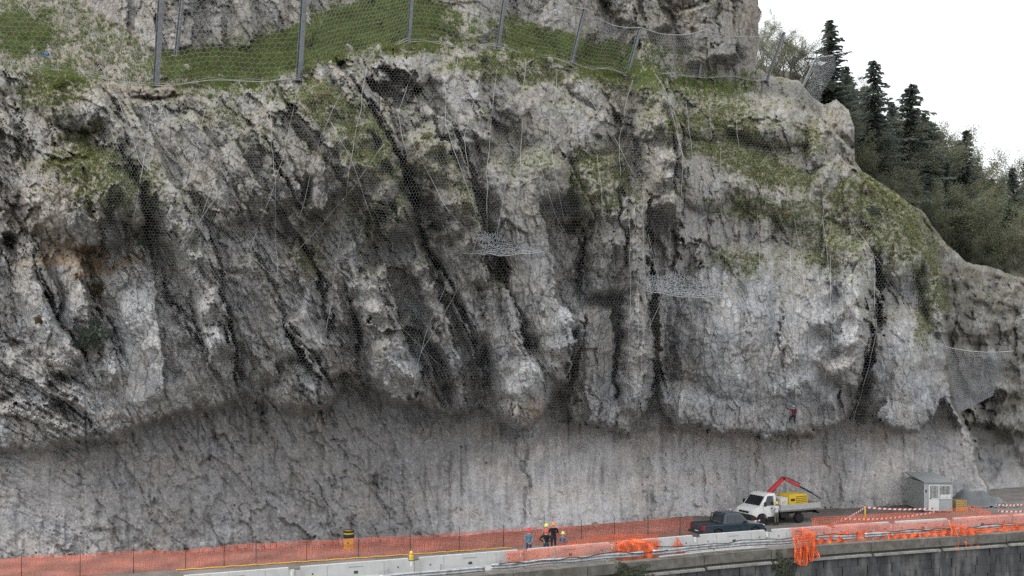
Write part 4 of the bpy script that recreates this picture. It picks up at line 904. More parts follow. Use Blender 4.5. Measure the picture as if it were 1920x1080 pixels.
def truck():
    yaw = math.radians(26); c, s = math.cos(yaw), math.sin(yaw)
    g = GR(1428, 986.5); loc = g - Vector((c * 0.85 + s * 0.92, s * 0.85 - c * 0.92, 0))
    R = empty('flatbed_truck', loc, yaw); tag(R, 'white flatbed truck with a folded red loader crane behind the cab', 'truck')
    W = mat('truck_white', (0.78, 0.78, 0.76), 0.35, 0, 0.05, 2, spec=0.5, coat=0.3, stain=((0.5, 0.48, 0.44), 0.3, 1.5))
    ww = lambda x, z: (0.97 - 0.03 * max(0, (0.55 - x)) * 2) - 0.17 * max(0, (z - 1.30)) / 0.9
    body = vbody([(0.05, 0.62), (0.04, 0.86), (0.10, 1.06), (0.34, 1.22), (0.72, 1.33), (1.26, 2.02), (1.36, 2.12), (1.55, 2.19), (2.05, 2.20), (2.16, 2.12), (2.18, 0.50), (1.30, 0.50), (1.24, 0.70), (1.05, 0.84), (0.85, 0.88), (0.62, 0.84), (0.46, 0.70), (0.40, 0.52)], ww).build('cab', W, R, 0.03)
    panel([(0.765, -0.80, 1.385), (0.765, 0.80, 1.385), (1.235, 0.74, 1.985), (1.235, -0.74, 1.985)][::-1], 0.02).build('windscreen', GLASS, R).location = (-0.012, 0, 0.012)
    for sd in (-1, 1):
        f = lambda x, z: (x, sd * (ww(x, z) + 0.004), z)
        q = [f(1.02, 1.38), f(1.88, 1.40), f(1.90, 2.02), f(1.44, 2.04)]
        d = empty('door', f(1.4, 0.6)); d.parent = R
        o = panel([Vector(p) - Vector(d.location) for p in (q if sd < 0 else q[::-1])]).build('window', GLASS, d)
        o = MB().box(Vector(f(1.72, 1.18)) - Vector(d.location), (0.18, 0.03, 0.05)).build('handle', BLKP, d)
        for (xa, za, xb, zb) in ((0.98, 0.62, 0.98, 1.34), (1.98, 0.62, 1.98, 2.05)):
            MB().tube([Vector(f(xa, za)) - Vector(d.location), Vector(f(xb, zb)) - Vector(d.location)], 0.008, 4).build('gap', BLKP, d)
        mr = MB().box((0.98, sd * 1.14, 1.52), (0.09, 0.16, 0.30)).tube([(1.0, sd * 0.93, 1.42), (0.98, sd * 1.1, 1.44)], 0.02, 5).build('mirror', BLKP, R)
        panel([(0.055, sd * 0.92, 0.83), (0.055, sd * 0.58, 0.83), (0.10, sd * 0.62, 1.05), (0.16, sd * 0.90, 1.08)][::(-1 if sd < 0 else 1)], 0.03).build('headlight', CHRM, R).location = (-0.02, 0, 0)
        MB().box((1.65, sd * 0.975, 0.56), (0.65, 0.02, 0.12)).build('side_trim', BLKP, R)
    MB().box((0.045, 0, 0.955), (0.03, 1.0, 0.14)).build('grille', BLKP, R)
    MB().prism([(-0.08, 0.36), (0.30, 0.36), (0.42, 0.50), (0.38, 0.66), (0.05, 0.82), (-0.06, 0.78), (-0.10, 0.60)], -0.98, 0.98).build('bumper', BLKP, R, 0.03)
    MB().box((-0.105, 0, 0.50), (0.02, 0.5, 0.11)).build('number_plate', WHTP, R)
    for y in (-0.86, 0.86): wheel(R, 0.85, y, 0.37, 0.22, -1 if y < 0 else 1); wheel(R, 4.20, y, 0.37, 0.30, -1 if y < 0 else 1)
    m = MB()
    for y in (-0.4, 0.4): m.box((3.9, y, 0.72), (4.2, 0.09, 0.2))
    for x in (2.6, 3.4, 5.0, 5.9): m.box((x, 0, 0.72), (0.08, 1.7, 0.12))
    m.box((3.05, -0.62, 0.60), (0.7, 0.35, 0.34)).build('chassis', BLKP, R)
    ALU = mat('aluminium', (0.46, 0.46, 0.45), 0.5, 0.3, 0.12, 3)
    MB().box((4.22, 0, 0.92), (3.62, 2.02, 0.10)).build('bed_floor', mat('bed_steel', (0.22, 0.22, 0.22), 0.7), R)
    for sd in (-1, 1):
        m = MB().box((4.22, sd * 1.03, 1.17), (3.62, 0.035, 0.40))
        for z in (1.04, 1.17, 1.30): m.box((4.22, sd * 1.052, z), (3.60, 0.014, 0.045))
        m.build('side_board', ALU, R)
    MB().box((6.045, 0, 1.17), (0.035, 2.08, 0.40)).build('tail_board', ALU, R)
    MB().box((2.44, 0, 1.35), (0.06, 1.9, 0.80)).build('head_board', ALU, R)
    for sd in (-1, 1): MB().box((4.2, sd * 0.90, 0.80), (1.0, 0.36, 0.03)).build('mudguard', BLKP, R)
    MB().box((6.0, 0, 0.62), (0.06, 1.8, 0.12)).box((6.05, -0.8, 0.62), (0.04, 0.25, 0.10)).build('rear_bar', BLKP, R)
    CR = mat('crane_red', (0.50, 0.035, 0.045), 0.4, 0, 0.15, 3, spec=0.5)
    K = empty('loader_crane', (2.28, 0.3, 0.9)); K.parent = R
    rl = lambda p: Vector(p) - Vector(K.location)
    MB().box(rl((2.30, 0.3, 1.25)), (0.24, 0.5, 0.7)).box(rl((2.30, 0.3, 1.75)), (0.20, 0.26, 0.6)).build('crane_column', CR, K)
    def boom(nm, a, b, w0, h0, mt):
        a, b = rl(a), rl(b); d = (b - a); L = d.length; M = d.to_track_quat('X', 'Z').to_matrix()
        return MB().box((a + b) / 2, (L, w0, h0), M).build(nm, mt, K, 0.015)
    boom('lower_boom', (2.24, 0.3, 1.92), (3.85, 0.3, 3.05), 0.18, 0.27, CR); boom('ram', (2.42, 0.3, 1.78), (3.35, 0.3, 2.52), 0.09, 0.09, BLKP)
    boom('upper_boom', (3.78, 0.3, 3.08), (5.3, 0.3, 2.40), 0.15, 0.20, CR); boom('upper_ram', (4.1, 0.3, 3.10), (5.4, 0.3, 2.55), 0.06, 0.06, BLKP)
    boom('extension', (5.2, 0.3, 2.44), (6.5, 0.3, 1.82), 0.10, 0.12, BLKP); boom('extension_tip', (6.4, 0.3, 1.86), (7.3, 0.3, 1.38), 0.06, 0.07, BLKP)
    MB().lathe([(0.10, -0.14), (0.10, 0.14)], rl((3.82, 0.3, 3.06)), 12, Matrix.Rotation(math.pi / 2, 3, 'X')).build('elbow_pin', BLKP, K)
    # things standing on the bed
    MM = Matrix.Translation(loc) @ Matrix.Rotation(yaw, 4, 'Z')
    def onbed(name, lab, cat, x, y, z):
        e = empty(name, MM @ Vector((x, y, z)), yaw); tag(e, lab, cat); return e
    wbx = onbed('equipment_box', 'pale grey equipment box on the truck bed beside the yellow compressor', 'box', 2.86, -0.50, 0.972)
    MB().box((0, 0, 0.44), (0.66, 0.80, 0.88)).build('case', mat('pale_case', (0.58, 0.58, 0.57), 0.6, 0, 0.06), wbx, 0.015)
    MB().box((0.0, -0.41, 0.56), (0.30, 0.012, 0.16)).build('sticker', mat('sticker', (0.62, 0.45, 0.15), 0.6, 0, 0.5, 12), wbx)
    MB().box((0.335, 0.05, 0.42), (0.012, 0.60, 0.62)).build('hatch', mat('pale_case', (0.58, 0.58, 0.57)), wbx)
    cp = onbed('compressor', 'bright yellow compressor with slatted side standing on the truck bed', 'compressor', 4.45, 0.05, 0.972)
    YC = mat('compressor_yellow', (0.70, 0.47, 0.03), 0.45, 0, 0.08, 2, spec=0.4)
    MB().prism([(-0.85, 0.10), (0.85, 0.10), (0.88, 0.30), (0.82, 0.88), (0.70, 0.98), (-0.78, 0.98), (-0.88, 0.85), (-0.88, 0.30)], -0.62, 0.62).build('hood', YC, cp, 0.02)
    MB().box((0, 0, 0.05), (1.6, 1.1, 0.10)).build('skid', BLKP, cp)
    for k in range(5): MB().box((0.28, -0.645, 0.24 + k * 0.13), (1.0, 0.04, 0.075)).build('slat', YC, cp)
    for k in range(5): MB().box((0.28, -0.626, 0.305 + k * 0.13), (1.0, 0.012, 0.04)).build('louvre_gap', BLKP, cp)
    MB().box((-0.52, -0.63, 0.62), (0.36, 0.03, 0.16)).build('handle_recess', BLKP, cp)
    MB().box((-0.50, -0.632, 0.22), (0.5, 0.02, 0.14)).build('orange_flash', mat('orange_flash', (0.65, 0.20, 0.03), 0.5), cp)
    return MM
TM = truck()
def pickup():
    yaw = math.radians(20); c, s = math.cos(yaw), math.sin(yaw)
    g = Vector(((1319 - 960) / F * 64.6, 64.6, 0)); loc = g - Vector((s * 0.87, -c * 0.87, 0))
    R = empty('pickup_truck', g - Vector((s * 0.83, -c * 0.83, 0)), yaw); R.scale = (0.91, 0.95, 0.97); tag(R, 'dark blue double cab pickup parked behind the white barriers', 'pickup')
    B = mat('pickup_blue', (0.016, 0.034, 0.052), 0.3, 0, 0.15, 2, spec=0.5, coat=0.5, stain=((0.12, 0.12, 0.11), 0.25, 1.2))
    ww = lambda x, z: 0.88 - 0.20 * max(0, z - 1.06) / 0.66
    lower = [(0.0, 0.48), (0.0, 1.02), (1.55, 1.03), (3.55, 1.04), (4.75, 0.94), (4.98, 0.80), (5.0, 0.45), (4.62, 0.45), (4.52, 0.68), (4.2, 0.80), (3.88, 0.68), (3.78, 0.42), (1.62, 0.42), (1.52, 0.68), (1.2, 0.80), (0.88, 0.68), (0.78, 0.45)]
    vbody(lower, ww).build('body', B, R, 0.03)
    vbody([(1.62, 1.03), (1.78, 1.62), (1.95, 1.71), (2.95, 1.72), (3.15, 1.64), (3.75, 1.03)], ww).build('cabin', B, R, 0.04)
    MB().box((0.80, 0, 1.022), (1.36, 1.40, 0.02)).build('load_bed', BLKP, R)
    for y in (-0.80, 0.80): MB().box((0.80, y, 1.05), (1.5, 0.10, 0.05)).build('bed_rail', BLKP, R)
    for sd in (-1, 1):
        f = lambda x, z: (x, sd * (ww(x, z) + 0.004), z)
        q1 = [f(1.90, 1.12), f(2.48, 1.12), f(2.48, 1.60), f(2.00, 1.60)]; q2 = [f(2.56, 1.12), f(3.40, 1.12), f(3.02, 1.58), f(2.56, 1.60)]
        for q, (xa, xb) in ((q1, (1.75, 2.5)), (q2, (2.54, 3.5))):
            d = empty('door', f(xa, 0.6)); d.parent = R
            panel([Vector(p) - Vector(d.location) for p in (q if sd < 0 else q[::-1])]).build('window', GLASS, d)
            MB().box(Vector(f(xa + 0.22, 0.96)) - Vector(d.location), (0.16, 0.03, 0.04)).build('handle', BLKP, d)
            MB().tube([Vector(f(xb, 0.5)) - Vector(d.location), Vector(f(xb, 1.05)) - Vector(d.location)], 0.007, 4).build('gap', BLKP, d)
        MB().box((-0.012, sd * 0.80, 0.86), (0.03, 0.12, 0.26)).box((0.06, sd * 0.878, 0.86), (0.13, 0.02, 0.26)).build('tail_light', mat('tail_red', (0.42, 0.02, 0.025), 0.3), R)
        MB().box((4.95, sd * 0.66, 0.80), (0.08, 0.34, 0.16)).build('headlight', CHRM, R)
        MB().box((3.35, sd * 0.98, 1.14), (0.10, 0.16, 0.14)).build('mirror', BLKP, R)
    panel([(1.665, 0.62, 1.20), (1.665, -0.62, 1.20), (1.775, -0.58, 1.58), (1.775, 0.58, 1.58)], 0.015).build('rear_window', GLASS, R).location = (-0.012, 0, 0)
    panel([(3.64, -0.70, 1.14), (3.64, 0.70, 1.14), (3.22, 0.62, 1.59), (3.22, -0.62, 1.59)], 0.015).build('windscreen', GLASS, R).location = (0.012, 0, 0)
    MB().tube([(1.55, -0.74, 1.05), (1.58, -0.66, 1.62), (1.58, 0.66, 1.62), (1.55, 0.74, 1.05)], 0.03, 6).build('roll_bar', BLKP, R)
    MB().box((-0.10, 0, 0.52), (0.16, 1.7, 0.14)).build('rear_bumper', BLKP, R)
    MB().box((-0.02, 0, 0.58), (0.02, 0.46, 0.11)).build('number_plate', WHTP, R)
    MB().box((5.02, 0, 0.52), (0.16, 1.72, 0.22)).build('front_bumper', BLKP, R)
    for y in (-0.78, 0.78): wheel(R, 1.2, y, 0.36, 0.22, -1 if y < 0 else 1); wheel(R, 4.2, y, 0.36, 0.22, -1 if y < 0 else 1)
pickup()

# ------------------------------------------------------------------ SITE CABIN AND STORES
def cabin():
    Y0 = 77.2; s = Y0 / F
    x0, x1 = (1733 - 960) * s, (1785 - 960) * s; w = x1 - x0; dpt = 3.5; h = 2.16
    R = empty('site_cabin', (x0, Y0, 0.0)); tag(R, 'grey site cabin with white barred door and window', 'cabin')
    G = mat('cabin_grey', (0.40, 0.42, 0.42), 0.6, 0, 0.06, 1.2, stain=((0.28, 0.29, 0.29), 0.4, 1.5)); GL = mat('cabin_light', (0.50, 0.52, 0.52), 0.6, 0, 0.05, 1.2)
    MB().box((w / 2, dpt / 2, h / 2 + 0.1), (w, dpt, h)).build('wall', G, R)
    MB().add([(-0.08, -0.14, h + 0.10), (w + 0.08, -0.14, h + 0.10), (w + 0.08, dpt + 0.1, h + 0.42), (-0.08, dpt + 0.1, h + 0.42), (-0.08, -0.14, h + 0.17), (w + 0.08, -0.14, h + 0.17), (w + 0.08, dpt + 0.1, h + 0.52), (-0.08, dpt + 0.1, h + 0.52)],
             [(0, 3, 2, 1), (4, 5, 6, 7), (0, 1, 5, 4), (1, 2, 6, 5), (2, 3, 7, 6), (3, 0, 4, 7)]).build('roof', mat('cabin_roof', (0.30, 0.31, 0.31), 0.7, 0, 0.15), R)
    MB().box((w / 2, dpt / 2, 0.06), (w - 0.1, dpt - 0.1, 0.10)).build('skid', BLKP, R)
    for sx in (0.02, w / 2 + 0.02, w - 0.02): MB().box((sx, -0.012, h / 2 + 0.1), (0.06, 0.03, h)).build('corner_post', GL, R)
    d = empty('door', (0.30, -0.02, 0.14)); d.parent = R
    MB().box((0.40, 0, 0.97), (0.78, 0.05, 1.94)).build('leaf', WHTP, d)
    MB().box((0.43, -0.03, 1.42), (0.60, 0.02, 0.92)).build('pane', GLASS, d)
    for k in range(6): MB().box((0.18 + k * 0.10, -0.055, 1.42), (0.035, 0.025, 0.92)).build('bar', WHTP, d)
    MB().box((0.12, -0.04, 0.92), (0.12, 0.04, 0.04)).build('handle', BLKP, d)
    wd = empty('window', (w / 2 + 0.12, -0.02, 1.06)); wd.parent = R
    MB().box((0.40, 0, 0.48), (0.86, 0.05, 1.04)).build('frame', WHTP, wd)
    MB().box((0.40, -0.03, 0.52), (0.74, 0.02, 0.86)).build('pane', GLASS, wd)
    MB().box((0.40, -0.045, 0.20), (0.74, 0.015, 0.22)).build('sill_board', WHTP, wd)
    for k in range(7): MB().box((0.10 + k * 0.10, -0.055, 0.58), (0.03, 0.025, 0.74)).build('bar', WHTP, wd)
    MB().box((0.14, -0.018, 1.62), (0.08, 0.02, 0.22)).build('notice', BLKP, R)
cabin()
p = GR(1802, 958.5); cr = empty('crate', p, 0.1); tag(cr, 'yellowish wooden crate standing right of the site cabin', 'crate')
WOOD = mat('crate_wood', (0.46, 0.32, 0.13), 0.8, 0, 0.2, 3, stretch=(1, 1, 6))
MB().box((0, 0.42, 0.42), (0.78, 0.78, 0.80)).build('core', mat('crate_inside', (0.20, 0.14, 0.06), 0.9), cr)
for k in range(5):
    for (cx, cy, dx, dy) in ((0, 0, 0.86, 0.03), (-0.42, 0.42, 0.03, 0.80), (0.42, 0.42, 0.03, 0.80)):
        MB().box((cx, cy, 0.10 + k * 0.168), (dx, dy, 0.145)).build('board', WOOD, cr)
for sx in (-0.38, 0.38): MB().box((sx, -0.03, 0.43), (0.09, 0.03, 0.86)).build('batten', WOOD, cr)
# heap under a grey fleece sheet
def covered_heap():
    R = empty('covered_heap', GR(1840, 951)); tag(R, 'grey sheeted heap of material right of the wooden crate', 'heap')
    n = 34; vs = []; fs = []
    for j in range(n):
        for i in range(n):
            x = (i / (n - 1) - 0.5) * 4.6; y = (j / (n - 1)) * 2.6 - 0.4
            h = 1.15 * math.exp(-((x + 0.55) / 1.15) ** 4) * math.exp(-((y - 0.9) / 1.0) ** 4) + 0.62 * math.exp(-((x - 1.2) / 0.9) ** 4) * math.exp(-((y - 0.8) / 0.9) ** 4)
            h += 0.22 * _nz(x * 1.3, y * 1.3, 21) + 0.12 * _nz(x * 3.5, y * 3.5, 22)
            vs.append((x, y, max(-0.05, h)))
    for j in range(n - 1):
        for i in range(n - 1): fs.append((j * n + i, j * n + i + 1, (j + 1) * n + i + 1, (j + 1) * n + i))
    MB().add(vs, fs, True).build('sheet', mat('fleece', (0.17, 0.18, 0.185), 0.9, 0, 0.2, 1.5), R)
    for k in range(7): MB().tube([(-2.2 + k * 0.7, -0.5, 0.03), (-1.9 + k * 0.7, -0.44, 0.10), (-1.7 + k * 0.7, -0.5, 0.03)], 0.06, 6).build('weight', mat('stone_grey', (0.26, 0.25, 0.24), 0.9), R)
covered_heap()

# loose stones and rubble
def boulder_mesh(seed, n=2):
    b_ = bmesh.new(); bmesh.ops.create_icosphere(b_, subdivisions=n, radius=1.0); r = random.Random(seed)
    ax = [Vector((r.gauss(0, 1), r.gauss(0, 1), r.gauss(0, 1))).normalized() for _ in range(9)]; dd = [r.uniform(0.35, 0.75) for _ in range(9)]
    for v in b_.verts:
        for a, d in zip(ax, dd):
            t = v.co.dot(a)
            if t > d: v.co -= a * (t - d)
    me = bpy.data.meshes.new('boulder'); b_.to_mesh(me); b_.free(); return me
LOOSE = mat('loose_stone', (0.30, 0.27, 0.24), 0.95, 0, 0.3, 2.0, 0.5, 8)
bms = [boulder_mesh(k) for k in range(5)]
for b in bms: b.materials.append(LOOSE)
def boulder(p, sc, lab, group='loose stones at the foot of the cliff', mt=None):
    o = link_mesh('boulder', bms[rnd.randrange(5)], None, p); o.scale = sc; o.rotation_euler = (rnd.uniform(0, 6), rnd.uniform(0, 6), rnd.uniform(0, 6)); tag(o, lab, 'stone', group); return o
RUST = mat('rusty_stone', (0.22, 0.085, 0.06), 0.9, 0, 0.3, 4)
for (px, py, s_, lab) in ((1283, 967, 0.30, 'left of the two reddish lumps at the cliff foot behind the pickup'), (1292, 966, 0.34, 'right of the two reddish lumps at the cliff foot behind the pickup')):
    g = GR(px, py); g.z = s_ * 0.5; o = link_mesh('lump', boulder_mesh(40 + px), None, g); o.data.materials.append(RUST); o.scale = (s_ * 1.2, s_, s_ * 0.8); tag(o, lab, 'lump', 'reddish lumps behind the pickup')
for (px, py, s_, lab) in ((1561, 955, 0.28, 'grey stone on the road just right of the truck bed'), (1117, 990, 0.34, 'flat grey stone at the cliff foot right of the workers'), (1822, 958, 0.22, 'pale stone right of the wooden crate'), (1885, 952, 0.30, 'dark stone by the tape at the right frame edge'), (1906, 951, 0.26, 'pale slab by the tape at the right frame edge'),
                          (1668, 950, 0.25, 'stone on the ground left of the site cabin')):
    g = GR(px, py); g.z = s_ * 0.35; boulder(g, (s_ * 1.3, s_, s_ * 0.7), lab)

# ------------------------------------------------------------------ PEOPLE
SKIN = mat('skin', (0.42, 0.26, 0.19), 0.7)
def person(loc, yaw, J, jacket, trousers, helmet, lab, boots=(0.04, 0.035, 0.03), scale=1.0):
    """J overrides joints; +y is forward. One skinned mesh, hard hat as child"""
    P = dict(pelvis=(0, 0, 0.96), waist=(0, 0.0, 1.10), chest=(0, 0.01, 1.32), neck=(0, 0.0, 1.50), skull=(0, 0.02, 1.62), crown=(0, 0.015, 1.70), nose=(0, 0.105, 1.62),
             shL=(-0.20, 0, 1.43), elL=(-0.27, -0.03, 1.16), wrL=(-0.26, 0.06, 0.92), shR=(0.20, 0, 1.43), elR=(0.27, -0.03, 1.16), wrR=(0.26, 0.06, 0.92),
             hipL=(-0.10, 0, 0.90), knL=(-0.11, 0.03, 0.50), anL=(-0.12, -0.02, 0.10), toL=(-0.14, 0.16, 0.04), hipR=(0.10, 0, 0.90), knR=(0.11, 0.03, 0.50), anR=(0.12, -0.02, 0.10), toR=(0.14, 0.16, 0.04))
    P.update(J)
    rad = dict(pelvis=0.155, waist=0.145, chest=0.165, neck=0.06, skull=0.095, crown=0.085, nose=0.02, shL=0.075, shR=0.075, elL=0.052, elR=0.052, wrL=0.034, wrR=0.034, hipL=0.10, hipR=0.10, knL=0.068, knR=0.068, anL=0.05, anR=0.05, toL=0.04, toR=0.04)
    kind = {k: 'j' for k in P}
    for k in ('hipL', 'hipR', 'knL', 'knR', 'pelvis'): kind[k] = 't'
    for k in ('anL', 'anR', 'toL', 'toR'): kind[k] = 'b'
    for k in ('skull', 'crown', 'nose', 'neck'): kind[k] = 's'
    E = [('pelvis', 'waist'), ('waist', 'chest'), ('chest', 'neck'), ('neck', 'skull'), ('skull', 'crown'), ('skull', 'nose'), ('chest', 'shL'), ('shL', 'elL'), ('elL', 'wrL'), ('chest', 'shR'), ('shR', 'elR'), ('elR', 'wrR'),
         ('pelvis', 'hipL'), ('hipL', 'knL'), ('knL', 'anL'), ('anL', 'toL'), ('pelvis', 'hipR'), ('hipR', 'knR'), ('knR', 'anR'), ('anR', 'toR')]
    for sd in 'LR':
        w = Vector(P['wr' + sd]); d = (w - Vector(P['el' + sd])).normalized(); a = d.cross(Vector((0, 1, 0.3))).normalized(); b = d.cross(a)
        P['pm' + sd] = tuple(w + d * 0.07); rad['pm' + sd] = 0.032; kind['pm' + sd] = 's'; E.append(('wr' + sd, 'pm' + sd))
        for f in range(4):
            k1, k2 = 'f%d%s' % (f, sd), 'g%d%s' % (f, sd); o = a * ((f - 1.5) * 0.021); ln = (0.035, 0.042, 0.038, 0.030)[f]
            P[k1] = tuple(w + d * 0.105 + o); P[k2] = tuple(w + d * (0.105 + ln) + o + b * 0.022); rad[k1] = rad[k2] = 0.0095; kind[k1] = kind[k2] = 's'; E += [('pm' + sd, k1), (k1, k2)]
        P['th' + sd] = tuple(w + d * 0.075 + a * 0.05 + b * 0.015); rad['th' + sd] = 0.011; kind['th' + sd] = 's'; E.append(('pm' + sd, 'th' + sd))
    names = list(P); me = bpy.data.meshes.new('skel'); me.from_pydata([P[k] for k in names], [(names.index(a), names.index(b)) for a, b in E], [])
    tmp = bpy.data.objects.new('skel', me); COL.objects.link(tmp); sk = tmp.modifiers.new('skin', 'SKIN'); sk.use_smooth_shade = True
    for i, k in enumerate(names):
        v = me.skin_vertices[0].data[i]; v.radius = (rad[k], rad[k] * (0.72 if k in ('chest', 'waist', 'pelvis') else 1)); v.use_root = (k == 'pelvis')
    sb = tmp.modifiers.new('sub', 'SUBSURF'); sb.levels = 1; sb.render_levels = 1
    dg = bpy.context.evaluated_depsgraph_get(); dg.update(); out = bpy.data.meshes.new_from_object(tmp.evaluated_get(dg)); bpy.data.objects.remove(tmp)
    out.materials.clear()
    key = lambda c: '%.2f_%.2f_%.2f' % tuple(c)
    for mt in (mat('cloth_' + key(jacket), jacket, 0.9, 0, 0.25, 9), mat('cloth_' + key(trousers), trousers, 0.9, 0, 0.25, 9), SKIN, mat('boots', boots, 0.8)): out.materials.append(mt)
    pts = np.array([P[k] for k in names]); mi = {'j': 0, 't': 1, 's': 2, 'b': 3}
    for f in out.polygons:
        c = np.array(f.center); i = int(np.argmin(((pts - c) ** 2).sum(1))); k = names[i]
        f.material_index = mi[kind[k]]
        if k in ('neck',) and c[2] < P['neck'][2]: f.material_index = 0
        if k == 'pelvis' and c[2] > P['pelvis'][2] + 0.02: f.material_index = 0
        f.use_smooth = True
    o = link_mesh('person', out, None, loc); o.rotation_euler = (0, 0, yaw); o.scale = (scale * 0.92,) * 3
    tag(o, lab, 'person')
    h = Vector(P['crown']); HM = mat('hat_' + key(helmet), helmet, 0.4, 0, 0.06, spec=0.5)
    MB().lathe([(0.172, -0.045), (0.165, -0.03), (0.135, -0.025), (0.135, 0.02), (0.118, 0.075), (0.08, 0.115), (0.03, 0.13), (0.005, 0.132)], (h.x, h.y + 0.005, h.z + 0.01), 18).build('hard_hat', HM, o)
    return o
def at_bar(px, off):
    Y = bar_pt(px).y + off * 1.08; return Vector(((px - 960) / F * Y, Y, 0))
akimbo = dict(elL=(-0.42, -0.10, 1.20), wrL=(-0.20, 0.03, 1.05), elR=(0.42, -0.10, 1.20), wrR=(0.20, 0.03, 1.05))
behind = dict(elL=(-0.29, -0.09, 1.17), wrL=(-0.10, -0.17, 1.00), elR=(0.29, -0.09, 1.17), wrR=(0.10, -0.17, 0.98))
front = dict(elL=(-0.30, 0.06, 1.18), wrL=(-0.12, 0.24, 1.18), elR=(0.30, 0.06, 1.18), wrR=(0.12, 0.24, 1.18))
person(at_bar(991.5, 2.2), 0.15, behind, (0.10, 0.19, 0.25), (0.05, 0.08, 0.16), (0.55, 0.03, 0.05), 'worker in blue-grey jacket and red hard hat, standing apart on the left', scale=1.04)
person(at_bar(1024, 2.0), -0.2, akimbo, (0.012, 0.012, 0.02), (0.05, 0.06, 0.09), (0.62, 0.04, 0.04), 'stocky worker in black jacket and red hard hat, second from left', scale=0.98)
person(at_bar(1038, 3.4), 0.2, front, (0.012, 0.011, 0.014), (0.03, 0.03, 0.04), (0.78, 0.20, 0.05), 'worker in black with orange hard hat, tallest of the group', scale=1.08)
person(at_bar(1055.5, 1.5), -0.6, dict(elL=(-0.27, 0.05, 1.16), wrL=(-0.20, 0.26, 1.10)), (0.13, 0.12, 0.16), (0.10, 0.09, 0.11), (0.42, 0.52, 0.18), 'worker in grey-purple jacket and pale green hard hat, right of the group', scale=0.92)
person(at_bar(1024.5, 3.6), 0.0, {}, (0.35, 0.20, 0.14), (0.06, 0.06, 0.07), (0.62, 0.62, 0.12), 'worker with lime yellow hard hat half hidden behind the black jackets', scale=1.02)
g = GR(1456, 985.5)
person(g, 0.5, dict(elL=(-0.30, 0.08, 1.17), wrL=(-0.22, 0.30, 1.12), elR=(0.30, 0.05, 1.17), wrR=(0.20, 0.26, 1.05), anL=(-0.16, -0.02, 0.10), toL=(-0.19, 0.15, 0.04)), (0.62, 0.62, 0.64), (0.14, 0.135, 0.11), (0.72, 0.52, 0.04), 'worker in white shirt and yellow hard hat beside the truck door', scale=1.0)
g = on_rock(1488, 770, 0.42); g.z -= 1.15
person(g, 0.25, dict(shL=(-0.20, 0.02, 1.43), elL=(-0.42, 0.10, 1.50), wrL=(-0.62, 0.16, 1.62), elR=(0.30, 0.14, 1.20), wrR=(0.20, 0.34, 1.22), knL=(-0.20, 0.30, 0.74), anL=(-0.20, 0.20, 0.34), toL=(-0.22, 0.36, 0.40), knR=(0.22, 0.28, 0.70), anR=(0.24, 0.16, 0.28), toR=(0.26, 0.32, 0.33)),
       (0.10, 0.016, 0.022), (0.015, 0.014, 0.018), (0.25, 0.42, 0.52), 'climber in red jacket and pale blue helmet roped on the rock face', scale=0.92)
# ------------------------------------------------------------------ FOREST ON THE RIGHT
FU = np.array([1380, 1430, 1500, 1560, 1600, 1650, 1700, 1760, 1810, 1860, 1920, 2000, 2200], float)
FC = np.array([40, 25, 45, 95, 140, 160, 185, 230, 270, 300, 320, 360, 440], float)      # tree tops along the sky
mb = MB(); cu = list(range(1370, 2210, 14)); vs = []
for u in cu:
    s0 = float(np.interp(u, SIL[:, 0], SIL[:, 1])) if u > 1412 else 120.0; c0 = float(np.interp(u, FU, FC))
    for (v, Y) in ((s0 + 150, 96.0), (s0 + 30, 104.0), ((s0 * 0.5 + c0 * 0.5) + 40, 122.0), (c0 + 120, 142.0), (c0 + 150, 190.0)):
        vs.append(PT(u, v + 6 * _nz(u / 30.0, v / 50.0, 31), Y))
n = 5; mb.add(vs, [(i * n + k, (i + 1) * n + k, (i + 1) * n + k + 1, i * n + k + 1) for i in range(len(cu) - 1) for k in range(n - 1)], True)
tag(mb.build('hillside', mat('forest_floor', (0.09, 0.085, 0.06), 0.95, 0, 0.4, 0.4, 0.6, 2)), kind='structure')

def leaf_mat(name, c, var=0.35):
    new = name not in _mats; m = mat(name, c, 0.75, 0, var, 0.7, spec=0.15)
    if new:                                                  # thin leaves let some light through
        N = m.node_tree.nodes; L = m.node_tree.links; b = N['Principled BSDF']; o = N['Material Output']
        t = N.new('ShaderNodeBsdfTranslucent'); mx = N.new('ShaderNodeMixShader'); mx.inputs[0].default_value = 0.35
        L.new(b.inputs['Base Color'].links[0].from_socket, t.inputs['Color']); L.new(b.outputs[0], mx.inputs[1]); L.new(t.outputs[0], mx.inputs[2]); L.new(mx.outputs[0], o.inputs['Surface'])
    return m
NEEDLE = leaf_mat('needles', (0.100, 0.118, 0.100)); NEEDLE2 = leaf_mat('needles_hazed', (0.108, 0.125, 0.110))  # needles lightened and greyed: distance haze painted into the foliage colour
LEAFY = leaf_mat('young_leaves', (0.24, 0.245, 0.155)); LEAFY2 = leaf_mat('olive_leaves', (0.17, 0.18, 0.12)); DARKLEAF = leaf_mat('dark_leaves', (0.09, 0.10, 0.065))  # young leaves paled and greyed for haze as well
BARK = mat('bark', (0.085, 0.075, 0.065), 0.95, 0, 0.3, 3)
